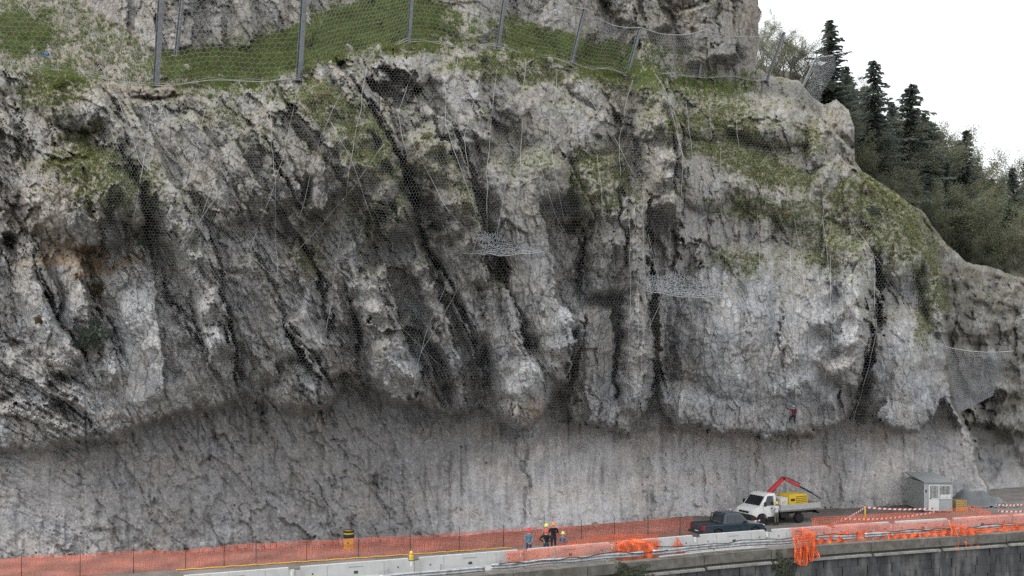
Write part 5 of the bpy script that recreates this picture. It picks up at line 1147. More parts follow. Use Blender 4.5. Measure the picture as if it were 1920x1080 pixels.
def spruce(seed, H=20.0, R=3.6):
    r = random.Random(seed); f = MB(); t = MB()
    t.tube([(0, 0, -2), (0.05, 0, H * 0.3), (0.0, 0.06, H * 0.7), (0, 0, H)], [0.30, 0.24, 0.12, 0.02], 7)
    z = H * 0.06; V_ = []; F_ = []
    while z < H * 0.99:
        q = 1 - z / H; L0 = R * (q ** 0.75) * r.uniform(0.7, 1.15) * (0.8 if r.random() < 0.2 else 1) + 0.10; nb = max(4, int(5 + 5 * q)); a0 = r.uniform(0, 6.28)
        for k in range(nb):
            a = a0 + 6.283 * k / nb + r.uniform(-0.3, 0.3); L = L0 * r.uniform(0.45, 1.2); ca, sa = math.cos(a), math.sin(a)
            if r.random() < 0.16: continue
            droop = r.uniform(0.22, 0.5); seg = max(3, int(L / 0.32))
            for j in range(seg):
                t0 = (j + 0.25) / seg; x = L * t0; zz = z - droop * L * t0 * (1 - 0.55 * t0) + r.uniform(-0.06, 0.06)
                w = (0.20 + 0.42 * (1 - t0) * min(1, L / 2)) * r.uniform(0.7, 1.25)
                for sd in (-1, 1):
                    b = len(V_); px, py = ca * x - sa * 0, sa * x
                    tipx = ca * (x + 0.28 + 0.15 * r.random()) - sa * sd * w; tipy = sa * (x + 0.28) + ca * sd * w
                    V_ += [(px - ca * 0.18, py - sa * 0.18, zz + 0.05), (px + ca * 0.22, py + sa * 0.22, zz - 0.03), (tipx, tipy, zz - 0.10 - 0.30 * r.random()), (px * 1.0 - sa * sd * w * 0.5, py + ca * sd * w * 0.5, zz - 0.32 * r.random() - 0.05)]
                    F_.append((b, b + 1, b + 2, b + 3))
        z += (0.26 + 0.40 * q) * r.uniform(0.8, 1.2)
    f.add(V_, F_)
    return f, t
def broadleaf(seed, H=13.0, R=3.2, nleaf=3600, sz=0.16, bare=0.5):
    r = random.Random(seed); t = MB(); V_ = []; F_ = []; tips = []
    def branch(p, d, L, rad, lev):
        pts = [p.copy()]; q = p.copy(); dd = d.copy(); n_ = 4
        for k in range(n_):
            dd = (dd + Vector((r.gauss(0, 0.16), r.gauss(0, 0.16), 0.10 + r.gauss(0, 0.10)))).normalized(); q = q + dd * (L / n_); pts.append(q.copy())
        t.tube(pts, [rad * (1 - 0.6 * k / n_) for k in range(n_ + 1)], 5 if lev < 2 else 3, cap=False)
        if lev >= 2: tips.extend(pts[1:])
        if lev < 3:
            for k in range(r.randint(3, 5) if lev else r.randint(6, 9)):
                i = r.randint(2 if lev == 0 else 1, n_); a = r.uniform(0, 6.283); out = Vector((math.cos(a), math.sin(a), r.uniform(0.4, 1.1))).normalized()
                branch(pts[i], (dd * 0.5 + out).normalized(), L * r.uniform(0.38, 0.55), rad * 0.42, lev + 1)
    for k in range(r.choice((1, 2, 2))):
        branch(Vector((r.uniform(-0.4, 0.4) * k, r.uniform(-0.4, 0.4) * k, -1.5)), Vector((r.uniform(-0.18, 0.18), r.uniform(-0.18, 0.18), 1)), H * r.uniform(0.72, 0.85), 0.17, 0)
    for k in range(nleaf):
        c = r.choice(tips) + Vector((r.gauss(0, 0.28), r.gauss(0, 0.28), r.gauss(0, 0.26)))
        a = Vector((r.gauss(0, 1), r.gauss(0, 1), r.gauss(0, 1))).normalized(); b = a.cross(Vector((r.gauss(0, 1), r.gauss(0, 1), r.gauss(0, 1)))).normalized(); s_ = sz * r.uniform(0.6, 1.4)
        o = len(V_); V_ += [c - a * s_, c + b * s_ * 0.6, c + a * s_, c - b * s_ * 0.6]; F_.append((o, o + 1, o + 2, o + 3))
    zt = max(v[2] for v in V_); k_ = H / zt; t.v = [tuple(c * k_ for c in v) for v in t.v]
    return MB().add([tuple(c * k_ for c in v) for v in V_], F_), t
SPR = []
for k in range(4):
    f, t = spruce(100 + k, 20.0, (5.6, 7.2, 6.4, 5.8)[k]); SPR.append((f.mesh('crown', (NEEDLE, NEEDLE2)[k % 2]), t.mesh('trunk', BARK)))
BRD = []
for k, (mt, nl, sz) in enumerate(((LEAFY, 14000, 0.065), (LEAFY2, 16000, 0.075), (LEAFY, 16000, 0.068), (DARKLEAF, 16000, 0.085), (LEAFY2, 7000, 0.06))):
    f, t = broadleaf(200 + k, 13.0, 3.0, nl, sz); BRD.append((f.mesh('crown', mt), t.mesh('trunk', BARK)))
def plant_tree(name, pair, base, sc, lab, group, rz=None, wide=1.0):
    e = empty(name, base, rnd.uniform(0, 6.28)); e.scale = (sc * wide, sc * wide, sc); tag(e, lab, 'tree', group)
    link_mesh('crown', pair[0], e); link_mesh('trunk', pair[1], e); return e
# spruces: tip column and row, foot row, distance
for i, (px, ty, by, Y, k, wd, lab) in enumerate([
    (1556, 36, 262, 106, 0, 0.9, 'slim dark spruce rising behind the collapsed net panel'), (1638, 108, 440, 112, 1, 1.05, 'tall dark spruce standing first right of the rocky shoulder'),
    (1708, 150, 500, 116, 2, 1.1, 'tall spruce second right of the rocky shoulder'), (1812, 240, 560, 122, 3, 1.0, 'spruce standing apart in the middle of the forest slope'),
    (1898, 312, 590, 118, 0, 1.0, 'spruce near the right frame edge'), (1928, 292, 560, 132, 1, 0.9, 'spruce cut by the right frame edge'), (1585, 120, 330, 120, 2, 0.8, 'smaller spruce in the gap behind the slim spruce'),
    (1672, 190, 470, 124, 3, 1.0, 'spruce between the two tallest spruces'), (1745, 225, 520, 126, 1, 1.0, 'darker spruce right of the tallest pair'), (1965, 350, 600, 126, 2, 1.0, 'spruce just outside the right frame edge'), (1775, 300, 540, 118, 0, 0.9, 'low spruce in front of the pale leafing trees')]):
    b = PT(px, by, Y); H = (by - ty) / F * Y; plant_tree('spruce', SPR[k], b, H / 20.0, lab, 'spruces on the far slope', wide=wd * 20.0 / max(H, 12) if H < 14 else wd)
lab_b = ['bare grey-green tree left of the slim spruce', 'thin leafing tree beside the top of the upper cliff', 'pale leafing tree behind the leaning post', 'bushy tree right behind the net panel', 'feathery young tree right of the slim spruce', 'leafing tree between rocky shoulder and first spruce', 'pale green tree low behind the rocky shoulder', 'yellow-green tree right of the tall spruces', 'tall pale leafing tree in the middle of the slope', 'rounded leafing tree right of the middle spruce', 'thin pale tree against the sky near the right edge', 'leafing tree below the right-hand spruces', 'dark shrubby tree at the foot of the slope', 'olive tree at the foot of the tall spruces', 'dark leafy tree above the lower rock ridge', 'leafing tree at the right frame edge', 'small tree on the rim beside the upper cliff', 'dark undergrowth tree below the middle spruce', 'pale tree behind the middle spruce', 'olive tree behind the slim spruce', 'grey-green tree under the first tall spruce', 'dark tree between the spruces on the lower slope']
for i, (px, ty, by, Y, k) in enumerate([(1515, 55, 215, 103, 4), (1432, 8, 170, 98, 0), (1470, 25, 190, 100, 4), (1580, 165, 290, 108, 3), (1604, 130, 310, 118, 0), (1622, 220, 400, 106, 1), (1660, 300, 440, 106, 4), (1752, 205, 480, 130, 0), (1772, 222, 500, 134, 2), (1852, 268, 520, 130, 0), (1872, 285, 540, 138, 2), (1868, 400, 590, 112, 1), (1720, 380, 520, 106, 3), (1690, 330, 490, 108, 1), (1790, 430, 560, 108, 3), (1915, 400, 600, 112, 4), (1446, 60, 175, 96, 2), (1832, 420, 570, 110, 3), (1838, 262, 520, 140, 2), (1540, 110, 260, 114, 1), (1648, 250, 460, 110, 4), (1742, 330, 520, 112, 3)]):
    b = PT(px, by, Y); H = (by - ty) / F * Y
    plant_tree('leafing_tree', BRD[k], b, H / 13.0, lab_b[i], 'leafing trees on the far slope', wide=1.15)

more = [(1590, 150, 300, 124, 2, 'pale leafing tree filling the gap behind the rocky shoulder'), (1615, 170, 360, 126, 1, 'olive tree left of the first tall spruce'), (1668, 175, 430, 130, 0, 'pale tree filling the gap between the tall spruces'), (1692, 205, 450, 124, 1, 'olive tree under the second tall spruce'), (1730, 215, 470, 132, 2, 'pale tree right of the second tall spruce'),
        (1758, 240, 500, 128, 1, 'olive tree left of the middle spruce'), (1785, 245, 520, 136, 0, 'pale tree directly left of the middle spruce'), (1835, 285, 530, 128, 1, 'olive tree right of the middle spruce'), (1862, 300, 540, 126, 2, 'pale tree between middle and right spruces'), (1886, 320, 560, 134, 0, 'pale tree behind the right-hand spruce'),
        (1918, 330, 580, 136, 2, 'pale tree at the right frame edge behind the spruce'), (1640, 330, 460, 103, 3, 'dark tree at the foot of the first tall spruce'), (1675, 370, 480, 104, 3, 'dark tree low behind the mossy shoulder'), (1755, 400, 540, 105, 3, 'dark tree behind the lower rock ridge'), (1815, 455, 580, 106, 3, 'dark low tree above the lower ridge'), (1880, 470, 600, 107, 3, 'dark low tree at lower right of the slope'), (1490, 60, 200, 104, 0, 'pale thin tree between leaning post and net panel'), (1455, 30, 180, 102, 2, 'feathery tree right of the upper cliff'), (1530, 120, 230, 110, 1, 'olive tree behind the collapsed net')]
for (px, ty, by, Y, k, lab) in more:
    b = PT(px, by, Y); H = (by - ty) / F * Y; plant_tree('leafing_tree', BRD[k], b, H / 13.0, lab, 'leafing trees on the far slope', wide=1.2)

r9 = random.Random(9)
places = ['near the rocky shoulder', 'below the first tall spruce', 'between the tall spruces', 'left of the middle spruce', 'right of the middle spruce', 'towards the right frame edge']
ORD = ['leftmost there', 'pale crown', 'lower crown', 'taller crown', 'rightmost there']
for i in range(26):
    t_ = (i + r9.random() * 0.6) / 26.0; px = 1575 + t_ * 350; top = float(np.interp(px, FU, FC)) + r9.uniform(35, 150); Y = r9.uniform(112, 145); by = top + r9.uniform(150, 230); k = r9.choice((0, 1, 2, 1, 4))
    b = PT(px, by, Y); H = (by - top) / F * Y
    plant_tree('leafing_tree', BRD[k], b, H / 13.0, 'leafing tree in the thick of the wood, %s, %s' % (places[min(5, int(t_ * 6))], ORD[i % 5]), 'trees in the thick of the wood', wide=1.35)
for i in range(15):
    t_ = (i + r9.random()) / 15.0; px = 1590 + t_ * 345; top = float(np.interp(px, FU, FC)) + r9.uniform(0, 70); Y = r9.uniform(120, 145); by = top + r9.uniform(200, 260)
    b = PT(px, by, Y); H = (by - top) / F * Y; plant_tree('spruce', SPR[i % 4], b, H / 20.0, 'spruce half hidden in the thick of the wood, %s, %s' % (places[min(5, int(t_ * 6))], ORD[i % 3]), 'half hidden spruces in the wood', wide=r9.uniform(1.1, 1.5))

# ------------------------------------------------------------------ GRASS AND SHRUBS ON THE ROCK
rs = np.random.RandomState(5)
def tufts(name, count, weight, hmin, hmax, mats, seed):
    w = weight[:, :].copy(); w[V > 900] = 0; w[(sil[None, :] - V) > -3] = 0; w = np.clip(w, 0, 1) ** 1.5; w[:, :1] = 0
    cell = np.ones_like(w); cell[:, :40] *= 3; w = w * cell
    cdf = np.cumsum(w.ravel()); cdf /= cdf[-1]; r_ = np.random.RandomState(seed)
    idx = np.searchsorted(cdf, r_.rand(count)); jj, ii = np.unravel_index(idx, w.shape)
    u = U[jj, ii] + r_.uniform(-1, 1, count); v = V[jj, ii] + r_.uniform(-1, 1, count); d = DEP[jj, ii]
    base = np.stack([(u - 960) / F * d, d - 0.02, CAMZ + (HOR - v) / F * d], -1)
    B = 5; vs = np.zeros((count, B, 3, 3), np.float32)
    a = r_.uniform(0, 6.283, (count, B)); h = r_.uniform(hmin, hmax, (count, B)); l = r_.uniform(0.1, 0.7, (count, B)) * h; wd = r_.uniform(0.012, 0.03, (count, B))
    ox = r_.normal(0, 0.07, (count, B)); 
    vs[..., 0, 0] = base[:, None, 0] + ox - wd; vs[..., 1, 0] = base[:, None, 0] + ox + wd; vs[..., 2, 0] = base[:, None, 0] + ox + l * np.cos(a)
    vs[..., 0, 1] = base[:, None, 1]; vs[..., 1, 1] = base[:, None, 1] - wd * np.sin(a); vs[..., 2, 1] = base[:, None, 1] - np.abs(l * np.sin(a)) - 0.05
    vs[..., 0, 2] = base[:, None, 2] - 0.03; vs[..., 1, 2] = base[:, None, 2] - 0.03; vs[..., 2, 2] = base[:, None, 2] + h - l * 0.5
    co = vs.reshape(-1, 3); nf = count * B
    me = bpy.data.meshes.new(name); me.vertices.add(len(co)); me.vertices.foreach_set('co', co.ravel())
    me.loops.add(nf * 3); me.loops.foreach_set('vertex_index', np.arange(nf * 3, dtype=np.int32)); me.polygons.add(nf); me.polygons.foreach_set('loop_start', np.arange(0, nf * 3, 3, dtype=np.int32)); me.polygons.foreach_set('loop_total', np.full(nf, 3, np.int32))
    for m in mats: me.materials.append(m)
    me.polygons.foreach_set('material_index', r_.randint(0, len(mats), nf).astype(np.int32)); me.update()
    o = link_mesh(name, me); return o
GR1 = leaf_mat('grass_green', (0.17, 0.25, 0.07)); GR2 = leaf_mat('grass_dry', (0.24, 0.21, 0.11)); GR3 = leaf_mat('grass_olive', (0.13, 0.145, 0.05))
slopeg = np.clip(slope * (MOSS * 1.2 + 0.12), 0, 1)
tag(tufts('grass', 26000, slopeg, 0.10, 0.40, [GR1, GR1, GR3, GR2], 61), 'short green grass on the terrace slopes under the upper rocks', 'grass', kind='stuff')
tag(tufts('moss_tufts', 17000, np.clip(MOSS - 0.25, 0, 1) * (1 - slope), 0.05, 0.20, [GR3, GR3, GR2, GR1], 62), 'mossy tufts and dry grass on the ledges of the main face', 'moss', kind='stuff')
def shrub(px, py, w, h, mt, lab, n=1500, off=0.25, seed=1, name='shrub'):
    c = on_rock(px, py, off) if py < 1000 else wall_pt(px, -1.85, CAMZ - (py - HOR) / F * (bar_pt(px).y - 1.7))
    r = random.Random(seed); e = empty(name, c); tag(e, lab, 'shrub'); V_ = []; F_ = []; t = MB()
    for k in range(14):
        a = r.uniform(0, 6.28); q = Vector((math.cos(a) * w * 0.4, -abs(math.sin(a)) * 0.35, r.uniform(-0.4, 0.5) * h)); t.tube([(0, 0.2, -0.1), q * 0.5, q], [0.02, 0.014, 0.006], 4)
    for k in range(n):
        a = r.uniform(0, 6.28); rr = r.random() ** 0.5 * (0.75 + 0.35 * math.sin(a * 5 + seed)); c_ = Vector((math.cos(a) * rr * w / 2, r.uniform(-0.45, 0.1) * (1.2 - rr), math.sin(a) * rr * h / 2))
        d = Vector((r.gauss(0, 1), r.gauss(0, 1), r.gauss(0, 1))).normalized(); b = d.cross(Vector((0.3, 1, 0.2))).normalized(); s_ = r.uniform(0.03, 0.075); o = len(V_)
        V_ += [c_ - d * s_, c_ + b * s_ * 0.5, c_ + d * s_, c_ - b * s_ * 0.5]; F_.append((o, o + 1, o + 2, o + 3))
    MB().add(V_, F_).build('foliage', mt, e); t.build('stems', BARK, e)
GREYLEAF = leaf_mat('grey_leaves', (0.075, 0.095, 0.07))
shrub(174, 629, 2.3, 1.9, GREYLEAF, 'round grey-green bush growing on the white slab at left', 2600, 0.3, 1)
shrub(185, 543, 1.0, 1.0, leaf_mat('brown_leaves', (0.12, 0.09, 0.05)), 'small brownish tuft above the grey-green bush', 500, 0.2, 2)
shrub(645, 700, 0.9, 1.6, DARKLEAF, 'dark green tuft in the fissure under the leaning slab', 700, 0.2, 3)
shrub(1148, 1072, 3.0, 1.1, DARKLEAF, 'green ivy on the coping below the orange fold', 1800, 0.3, 4)
shrub(1431, 1062, 1.7, 1.9, DARKLEAF, 'dark ivy on the retaining wall left of the hanging net', 1500, 0.3, 5)
shrub(1022, 125, 0.7, 0.5, leaf_mat('grey_twigs', (0.13, 0.12, 0.10)), 'small grey bush on the terrace edge', 400, 0.2, 6)
shrub(75, 600, 0.7, 0.6, leaf_mat('brown_leaves', (0.12, 0.09, 0.05)), 'ochre tuft left of the grey-green bush', 300, 0.2, 7)
shrub(268, 455, 0.8, 0.9, GREYLEAF, 'grass tuft hanging above the white slab', 400, 0.2, 8)
for k, (px, py, w, h, lab) in enumerate(((112, 160, 1.2, 0.8, 'low brown bush on the hump below the left net foot'), (610, 178, 1.0, 0.6, 'dry bush on the mossy rib below the second dark post'), (905, 112, 0.9, 0.6, 'small bush on the terrace edge left of the fifth post'), (1345, 232, 1.2, 0.7, 'dry bush on the upper right ledge'), (1475, 400, 1.1, 0.6, 'green bush on the mossy right slope'), (1640, 395, 1.3, 0.8, 'olive bush on the right shoulder'), (1120, 300, 1.0, 0.7, 'olive bush on top of the mossy block'), (800, 255, 0.8, 0.5, 'dry tuft on the second leaning rib'), (1560, 160, 1.2, 1.0, 'bare bush at the foot of the collapsed net'))):
    shrub(px, py, w, h, (GR3, GR2, GREYLEAF)[k % 3], lab, 600, 0.25, 20 + k)
# pale blocks lying on the terrace
for (px, py, s_, lab) in ((345, 98, 0.3, 'pale block on the scree left of the second post'), (352, 128, 0.35, 'pale block on the scree below the back fence post'), (165, 107, 0.4, 'flat pale slab on the scree at upper left'), (620, 118, 0.4, 'grey block right of the dark steel post'), (655, 95, 0.5, 'dark block on the ledge edge'), (840, 84, 0.35, 'pale block on the terrace edge left of the fifth post'), (1000, 100, 0.3, 'white stone on the terrace grass'), (1030, 113, 0.35, 'row of white stones on the terrace edge'), (1150, 122, 0.28, 'pale stone on the grass right of the sixth post'), (418, 145, 0.3, 'rounded stone on the grassy ledge')):
    boulder(on_rock(px, py, s_ * 0.2), (s_ * 1.2, s_ * 0.9, s_ * 0.6), lab, 'blocks lying on the terrace')
# ------------------------------------------------------------------ ROCKFALL FENCES AND DRAPED STEEL MESH
WIRE = mat('steel_wire', (0.27, 0.28, 0.29), 0.6, 0.35, 0.15, 0.5); POST = mat('post_steel', (0.21, 0.22, 0.23), 0.6, 0.4, 0.2, 1.5); ROPE = mat('steel_rope', (0.44, 0.44, 0.44), 0.6, 0.3, 0.2)
def strip_tubes(segs, r, name, material, parent=None):
    """many short straight wires as three-sided tubes in one mesh; segs (n,2,3)"""
    segs = np.asarray(segs, np.float32); n = len(segs); a = segs[:, 0]; b = segs[:, 1]; d = b - a; d /= np.maximum(np.linalg.norm(d, axis=1, keepdims=True), 1e-6)
    ref = np.where(np.abs(d[:, 1:2]) < 0.9, np.array([[0, 1, 0]], np.float32), np.array([[1, 0, 0]], np.float32)); x = np.cross(d, ref); x /= np.linalg.norm(x, axis=1, keepdims=True); y = np.cross(d, x)
    co = np.zeros((n, 6, 3), np.float32); rr = np.broadcast_to(np.asarray(r, np.float32), (n,))[:, None]
    for k in range(3):
        t = 2 * math.pi * k / 3; o = (x * math.cos(t) + y * math.sin(t)) * rr; co[:, k] = a + o; co[:, 3 + k] = b + o
    q = np.array([(k, (k + 1) % 3, 3 + (k + 1) % 3, 3 + k) for k in range(3)]); f = (np.arange(n) * 6)[:, None, None] + q[None]
    me = bpy.data.meshes.new(name); me.vertices.add(n * 6); me.vertices.foreach_set('co', co.ravel()); f = f.reshape(-1, 4); me.loops.add(f.size); me.loops.foreach_set('vertex_index', f.ravel().astype(np.int32))
    me.polygons.add(len(f)); me.polygons.foreach_set('loop_start', np.arange(0, f.size, 4, dtype=np.int32)); me.polygons.foreach_set('loop_total', np.full(len(f), 4, np.int32)); me.update(); me.materials.append(material)
    return link_mesh(name, me, parent)
def hexnet(nx, ny):
    """unit hexagon net: returns edges as pairs of (u,v), u in [0,nx], v in [0,ny]"""
    E = []
    for j in range(ny):
        for i in range(nx):
            o = 0.5 * (j % 2); x = i + o; y = j
            E += [((x, y + 0.33), (x + 0.5, y)), ((x + 0.5, y), (x + 1, y + 0.33)), ((x, y + 0.33), (x, y + 1))]
    return E
def hexpatch(P, nx, ny, r, name, material, jit=0.06, parent=None, seed=1, drop=0.0):
    rr = random.Random(seed); E = hexnet(nx, ny); S_ = []; jt = {}
    def J(p):
        k = (round(p[0] * 4), round(p[1] * 8))
        if k not in jt: jt[k] = (min(1, max(0, (p[0] + rr.gauss(0, jit)) / (nx + 0.5))), min(1, max(0, (p[1] + rr.gauss(0, jit)) / ny)))
        return jt[k]
    cache = {}
    def Q(p):
        k = J(p)
        if k not in cache: cache[k] = P(*k)
        return cache[k]
    for a, b in E:
        if drop and rr.random() < drop: continue
        S_.append((Q(a), Q(b)))
    return strip_tubes([(tuple(a), tuple(b)) for a, b in S_], r, name, material, parent)
# catch fence on the terrace: posts and hexagon net panels
FP = [  # foot column, foot row, top column, top row
    (-70, 118, -62, -70), (292, 163, 306, -70), (560, 152, 574, -70), (766, 84, 777, -80), (933, 94, 952, -45), (1070, 124, 1096, 18), (1176, 143, 1200, 53), (1310, 146, 1321, 58), (1437, 153, 1470, 62)]
posts = []
def ibeam(name, a, b, w, lab, group):
    d = (b - a); L = d.length; M = d.to_track_quat('Z', 'Y').to_matrix().to_4x4(); e = link_mesh(name, None) if False else None
    m = MB().box((0, -w * 0.42, L / 2), (w, w * 0.12, L)).box((0, w * 0.42, L / 2), (w, w * 0.12, L)).box((0, 0, L / 2), (w * 0.14, w * 0.72, L))
    root = empty(name, a); root.rotation_euler = M.to_euler(); tag(root, lab, 'post', group)
    m.build('shaft', POST, root); MB().box((0, 0, 0.02), (w * 2.0, w * 2.0, 0.06)).build('base_plate', POST, root); MB().box((0, 0, L + 0.03), (w * 1.1, w * 1.1, 0.05)).build('head_plate', POST, root)
    return root
plab = ['outside the left frame edge', 'thick dark, first from the left', 'thick dark, second of the tall front posts', 'pale, above the grassy peak', 'standing on the terrace edge below the upper rock face', 'leaning, first whose top shows', 'leaning, beside the netted pinnacle', 'thin, in front of the right upper cliff', 'leaning far right, beside the leafing trees']
for i, (a, b, c, d) in enumerate(FP):
    Yb = depth_at(a, b) - 0.15; A = PT(a, b, Yb); B = PT(c, d, Yb - 0.6); w = 0.30 if i < 3 else 0.22
    posts.append((A, B)); ibeam('fence_post', A, B, w, 'steel fence post ' + plab[i], 'posts of the rockfall fence')
A = PT(330, 106, depth_at(330, 106) - 0.1); B = PT(347, -60, depth_at(330, 106) - 0.3); ibeam('fence_post', A, B, 0.22, 'pale steel post standing behind the first dark post', 'posts of the rockfall fence')
nlab = ['at the far left', 'between the two dark posts', 'left of the grassy peak', 'right of the grassy peak', 'left of the leaning posts', 'between the first leaning posts', 'behind the netted pinnacle', 'before the right upper cliff']
for i in range(len(posts) - 1):
    (a0, b0), (a1, b1) = posts[i], posts[i + 1]; L = (a1 - a0).length; cell = 0.36 if i < 2 else 0.32; h = 0.5 * ((b0 - a0).length + (b1 - a1).length)
    def P(u, v, a0=a0, b0=b0, a1=a1, b1=b1, i=i):
        t = b0.lerp(b1, u); g = a0.lerp(a1, u); t.z -= (0.5 if i >= 4 else 0.3) * 4 * u * (1 - u); g.z += 0.10 - 0.12 * math.sin(u * 9 + i)
        p = t.lerp(g, v); p.y -= 0.25 + 0.5 * math.sin(math.pi * v) * math.sin(math.pi * u) + 0.12 * _nz(u * 5, v * 4 + i, 44); return p
    root = empty('fence_net', a0); tag(root, 'hexagonal steel wire net panel of the rockfall fence ' + nlab[i], 'wire net', 'net panels of the rockfall fence')
    o = hexpatch(P, max(3, int(L / cell)), max(4, int(h / (cell * 0.82))), 0.0085, 'wire_mesh', WIRE, seed=i); o.parent = root; o.matrix_parent_inverse = Matrix.Translation(-a0); o['kind'] = 'stuff'
    for nm, vv in (('top_rope', 0.0), ('bottom_rope', 1.0)):
        m = MB().tube([P(k / 16, vv) - a0 for k in range(17)], 0.022, 5); m.build(nm, ROPE, root)
        if vv: MB().tube([P(k / 16, vv) - a0 + Vector((0, 0, 0.10 + 0.06 * math.sin(k * 1.3))) for k in range(17)], 0.016, 4).build('lacing_rope', ROPE, root)
# collapsed panel at the shoulder
c0, c1, c2, c3 = PT(1532, 108, 88.0), PT(1562, 104, 89.5), PT(1551, 190, 89.0), PT(1503, 196, 88.0)
def P(u, v):
    p = c0.lerp(c1, u).lerp(c3.lerp(c2, u), v); p.y += 0.5 * math.sin(u * 5 + v * 4); p.x += 0.25 * math.sin(v * 5) * (0.5 + u); return p
root = empty('collapsed_net', c3); tag(root, 'crumpled grey net panel hanging from a leaning beam on the rocky shoulder', 'wire net')
o = hexpatch(P, 11, 22, 0.015, 'wire_mesh', WIRE, 0.12, seed=31); o.parent = root; o.matrix_parent_inverse = Matrix.Translation(-c3); o['kind'] = 'stuff'
o = hexpatch(lambda u, v: P(min(1, u * 0.9 + 0.05), v) + Vector((0.05, 0.35, 0)), 9, 18, 0.013, 'wire_fold', WIRE, 0.2, seed=32, drop=0.4); o.parent = root; o.matrix_parent_inverse = Matrix.Translation(-c3); o['kind'] = 'stuff'
for a, b, w in ((PT(1474, 224, 86.5), PT(1531, 106, 87.6), 0.16), (PT(1483, 205, 86.8), PT(1536, 108, 87.8), 0.12)):
    d = b - a; MB().box(((a + b) / 2) - c3, (w, w * 0.5, d.length), d.to_track_quat('Z', 'Y').to_matrix()).build('beam', POST, root)
MB().tube([c0 - c3, c1 - c3], 0.04, 5).build('head_rope', ROPE, root)
# catch baskets stretched level across gullies
def shelf(pts_front, pts_back, nx, ny, lab, seed, r=0.010):
    def P(u, v):
        f = Vector([np.interp(u, np.linspace(0, 1, len(pts_front)), [p[k] for p in pts_front]) for k in range(3)]); b = Vector([np.interp(u, np.linspace(0, 1, len(pts_back)), [p[k] for p in pts_back]) for k in range(3)])
        p = f.lerp(b, v); p.z -= 0.22 * math.sin(math.pi * v) * math.sin(math.pi * u); p.z += 0.10 * _nz(u * 7, v * 5, seed); return p
    o0 = pts_front[0]; root = empty('catch_net', o0); tag(root, lab, 'wire net', 'catch nets across the gullies')
    for k in range(2):
        o = hexpatch(lambda u, v, k=k: P(u, v) + Vector((0.03 * k, 0, 0.10 * k)), nx, ny, r, 'wire_mesh', mat('pale_wire', (0.52, 0.54, 0.56), 0.6, 0.2), 0.22, seed=seed + k); o.parent = root; o.matrix_parent_inverse = Matrix.Translation(-o0); o['kind'] = 'stuff'
    MB().tube([P(k / 20, 0) - o0 for k in range(21)], 0.022, 5).build('front_rope', ROPE, root)
d1, d2, d3 = depth_at(880, 470), depth_at(1010, 470), depth_at(940, 446)
shelf([PT(868, 474, d1 - 0.2), PT(935, 479, min(d1, d2) - 0.3), PT(1025, 474, d2 - 0.2)], [PT(893, 440, d1 + 0.8), PT(940, 436, max(d3, d1 + 1.5)), PT(990, 447, d2 + 0.8)], 20, 8, 'pale wire catch net spread flat above the small cave in the centre', 51)
d1, d2 = depth_at(1200, 540), depth_at(1360, 552)
shelf([PT(1204, 542, d1 - 0.1), PT(1280, 557, 0.5 * (d1 + d2) - 0.2), PT(1366, 557, d2 - 0.2)], [PT(1210, 520, d1 + 1.5), PT(1270, 511, d1 + 3.5), PT(1330, 528, d2 + 1.2)], 22, 8, 'pale wire catch net stretched right of the draped pillar', 53)
# heavy net hung across the recess on the right
q0, q1, q2, q3 = PT(1772, 650, 80.0), PT(1900, 658, 83.5), PT(1862, 742, 84.0), PT(1796, 776, 81.5)
root = empty('curtain_net', q0); tag(root, 'dark curtain of heavy wire net hung across the recess at right', 'wire net')
def P(u, v):
    p = q0.lerp(q1, u).lerp(q3.lerp(q2, u), v); p.z -= 0.25 * 4 * u * (1 - u) * (1 - v); p.y += 1.2 * math.sin(math.pi * u) * math.sin(math.pi * v); return p
o = hexpatch(P, 30, 34, 0.024, 'wire_mesh', WIRE, 0.1, seed=71); o.parent = root; o.matrix_parent_inverse = Matrix.Translation(-q0); o['kind'] = 'stuff'
MB().tube([P(k / 16, 0) - q0 for k in range(17)], 0.03, 5).build('head_rope', ROPE, root)

# the fine mesh draped over the whole face: it bridges the hollows between the ribs
def minfilt(a, n):
    for _ in range(n):
        b = a.copy(); b[1:] = np.minimum(b[1:], a[:-1]); b[:-1] = np.minimum(b[:-1], a[1:]); c = b.copy(); c[:, 1:] = np.minimum(c[:, 1:], b[:, :-1]); c[:, :-1] = np.minimum(c[:, :-1], b[:, 1:]); a = c
    return a
ds_ = DEP[::4, ::4]; DR = minfilt(ds_, 4)
for _ in range(5):
    DR = np.pad(DR, 1, mode='edge'); DR = (DR[:-2, 1:-1] + DR[2:, 1:-1] + DR[1:-1, :-2] + DR[1:-1, 2:] + 2 * DR[1:-1, 1:-1]) / 6
DR = np.minimum(DR, ds_ - 0.0) - 0.10
us4, vs4 = us[::4], vs_[::4]
def drape_depth(u, v):
    i = np.clip(np.searchsorted(us4, u) - 1, 0, len(us4) - 2); j = np.clip(np.searchsorted(vs4, v) - 1, 0, len(vs4) - 2)
    a = np.clip((u - us4[i]) / (us4[i + 1] - us4[i]), 0, 1); b = np.clip((v - vs4[j]) / (vs4[j + 1] - vs4[j]), 0, 1)
    return (DR[j, i] * (1 - a) + DR[j, i + 1] * a) * (1 - b) + (DR[j + 1, i] * (1 - a) + DR[j + 1, i + 1] * a) * b
def on_drape(u, v):
    u = np.asarray(u, float); v = np.asarray(v, float); d = drape_depth(u, v); return np.stack([(u - 960) / F * d, d, CAMZ + (HOR - v) / F * d], -1)
def drape_top(u): return np.interp(u, [180, 300, 450, 560, 640, 760, 900, 1050, 1120, 1200, 1300, 1450, 1520, 1600, 1700, 1780], [185, 190, 200, 165, 130, 110, 105, 125, 150, 140, 190, 210, 240, 330, 400, 470])
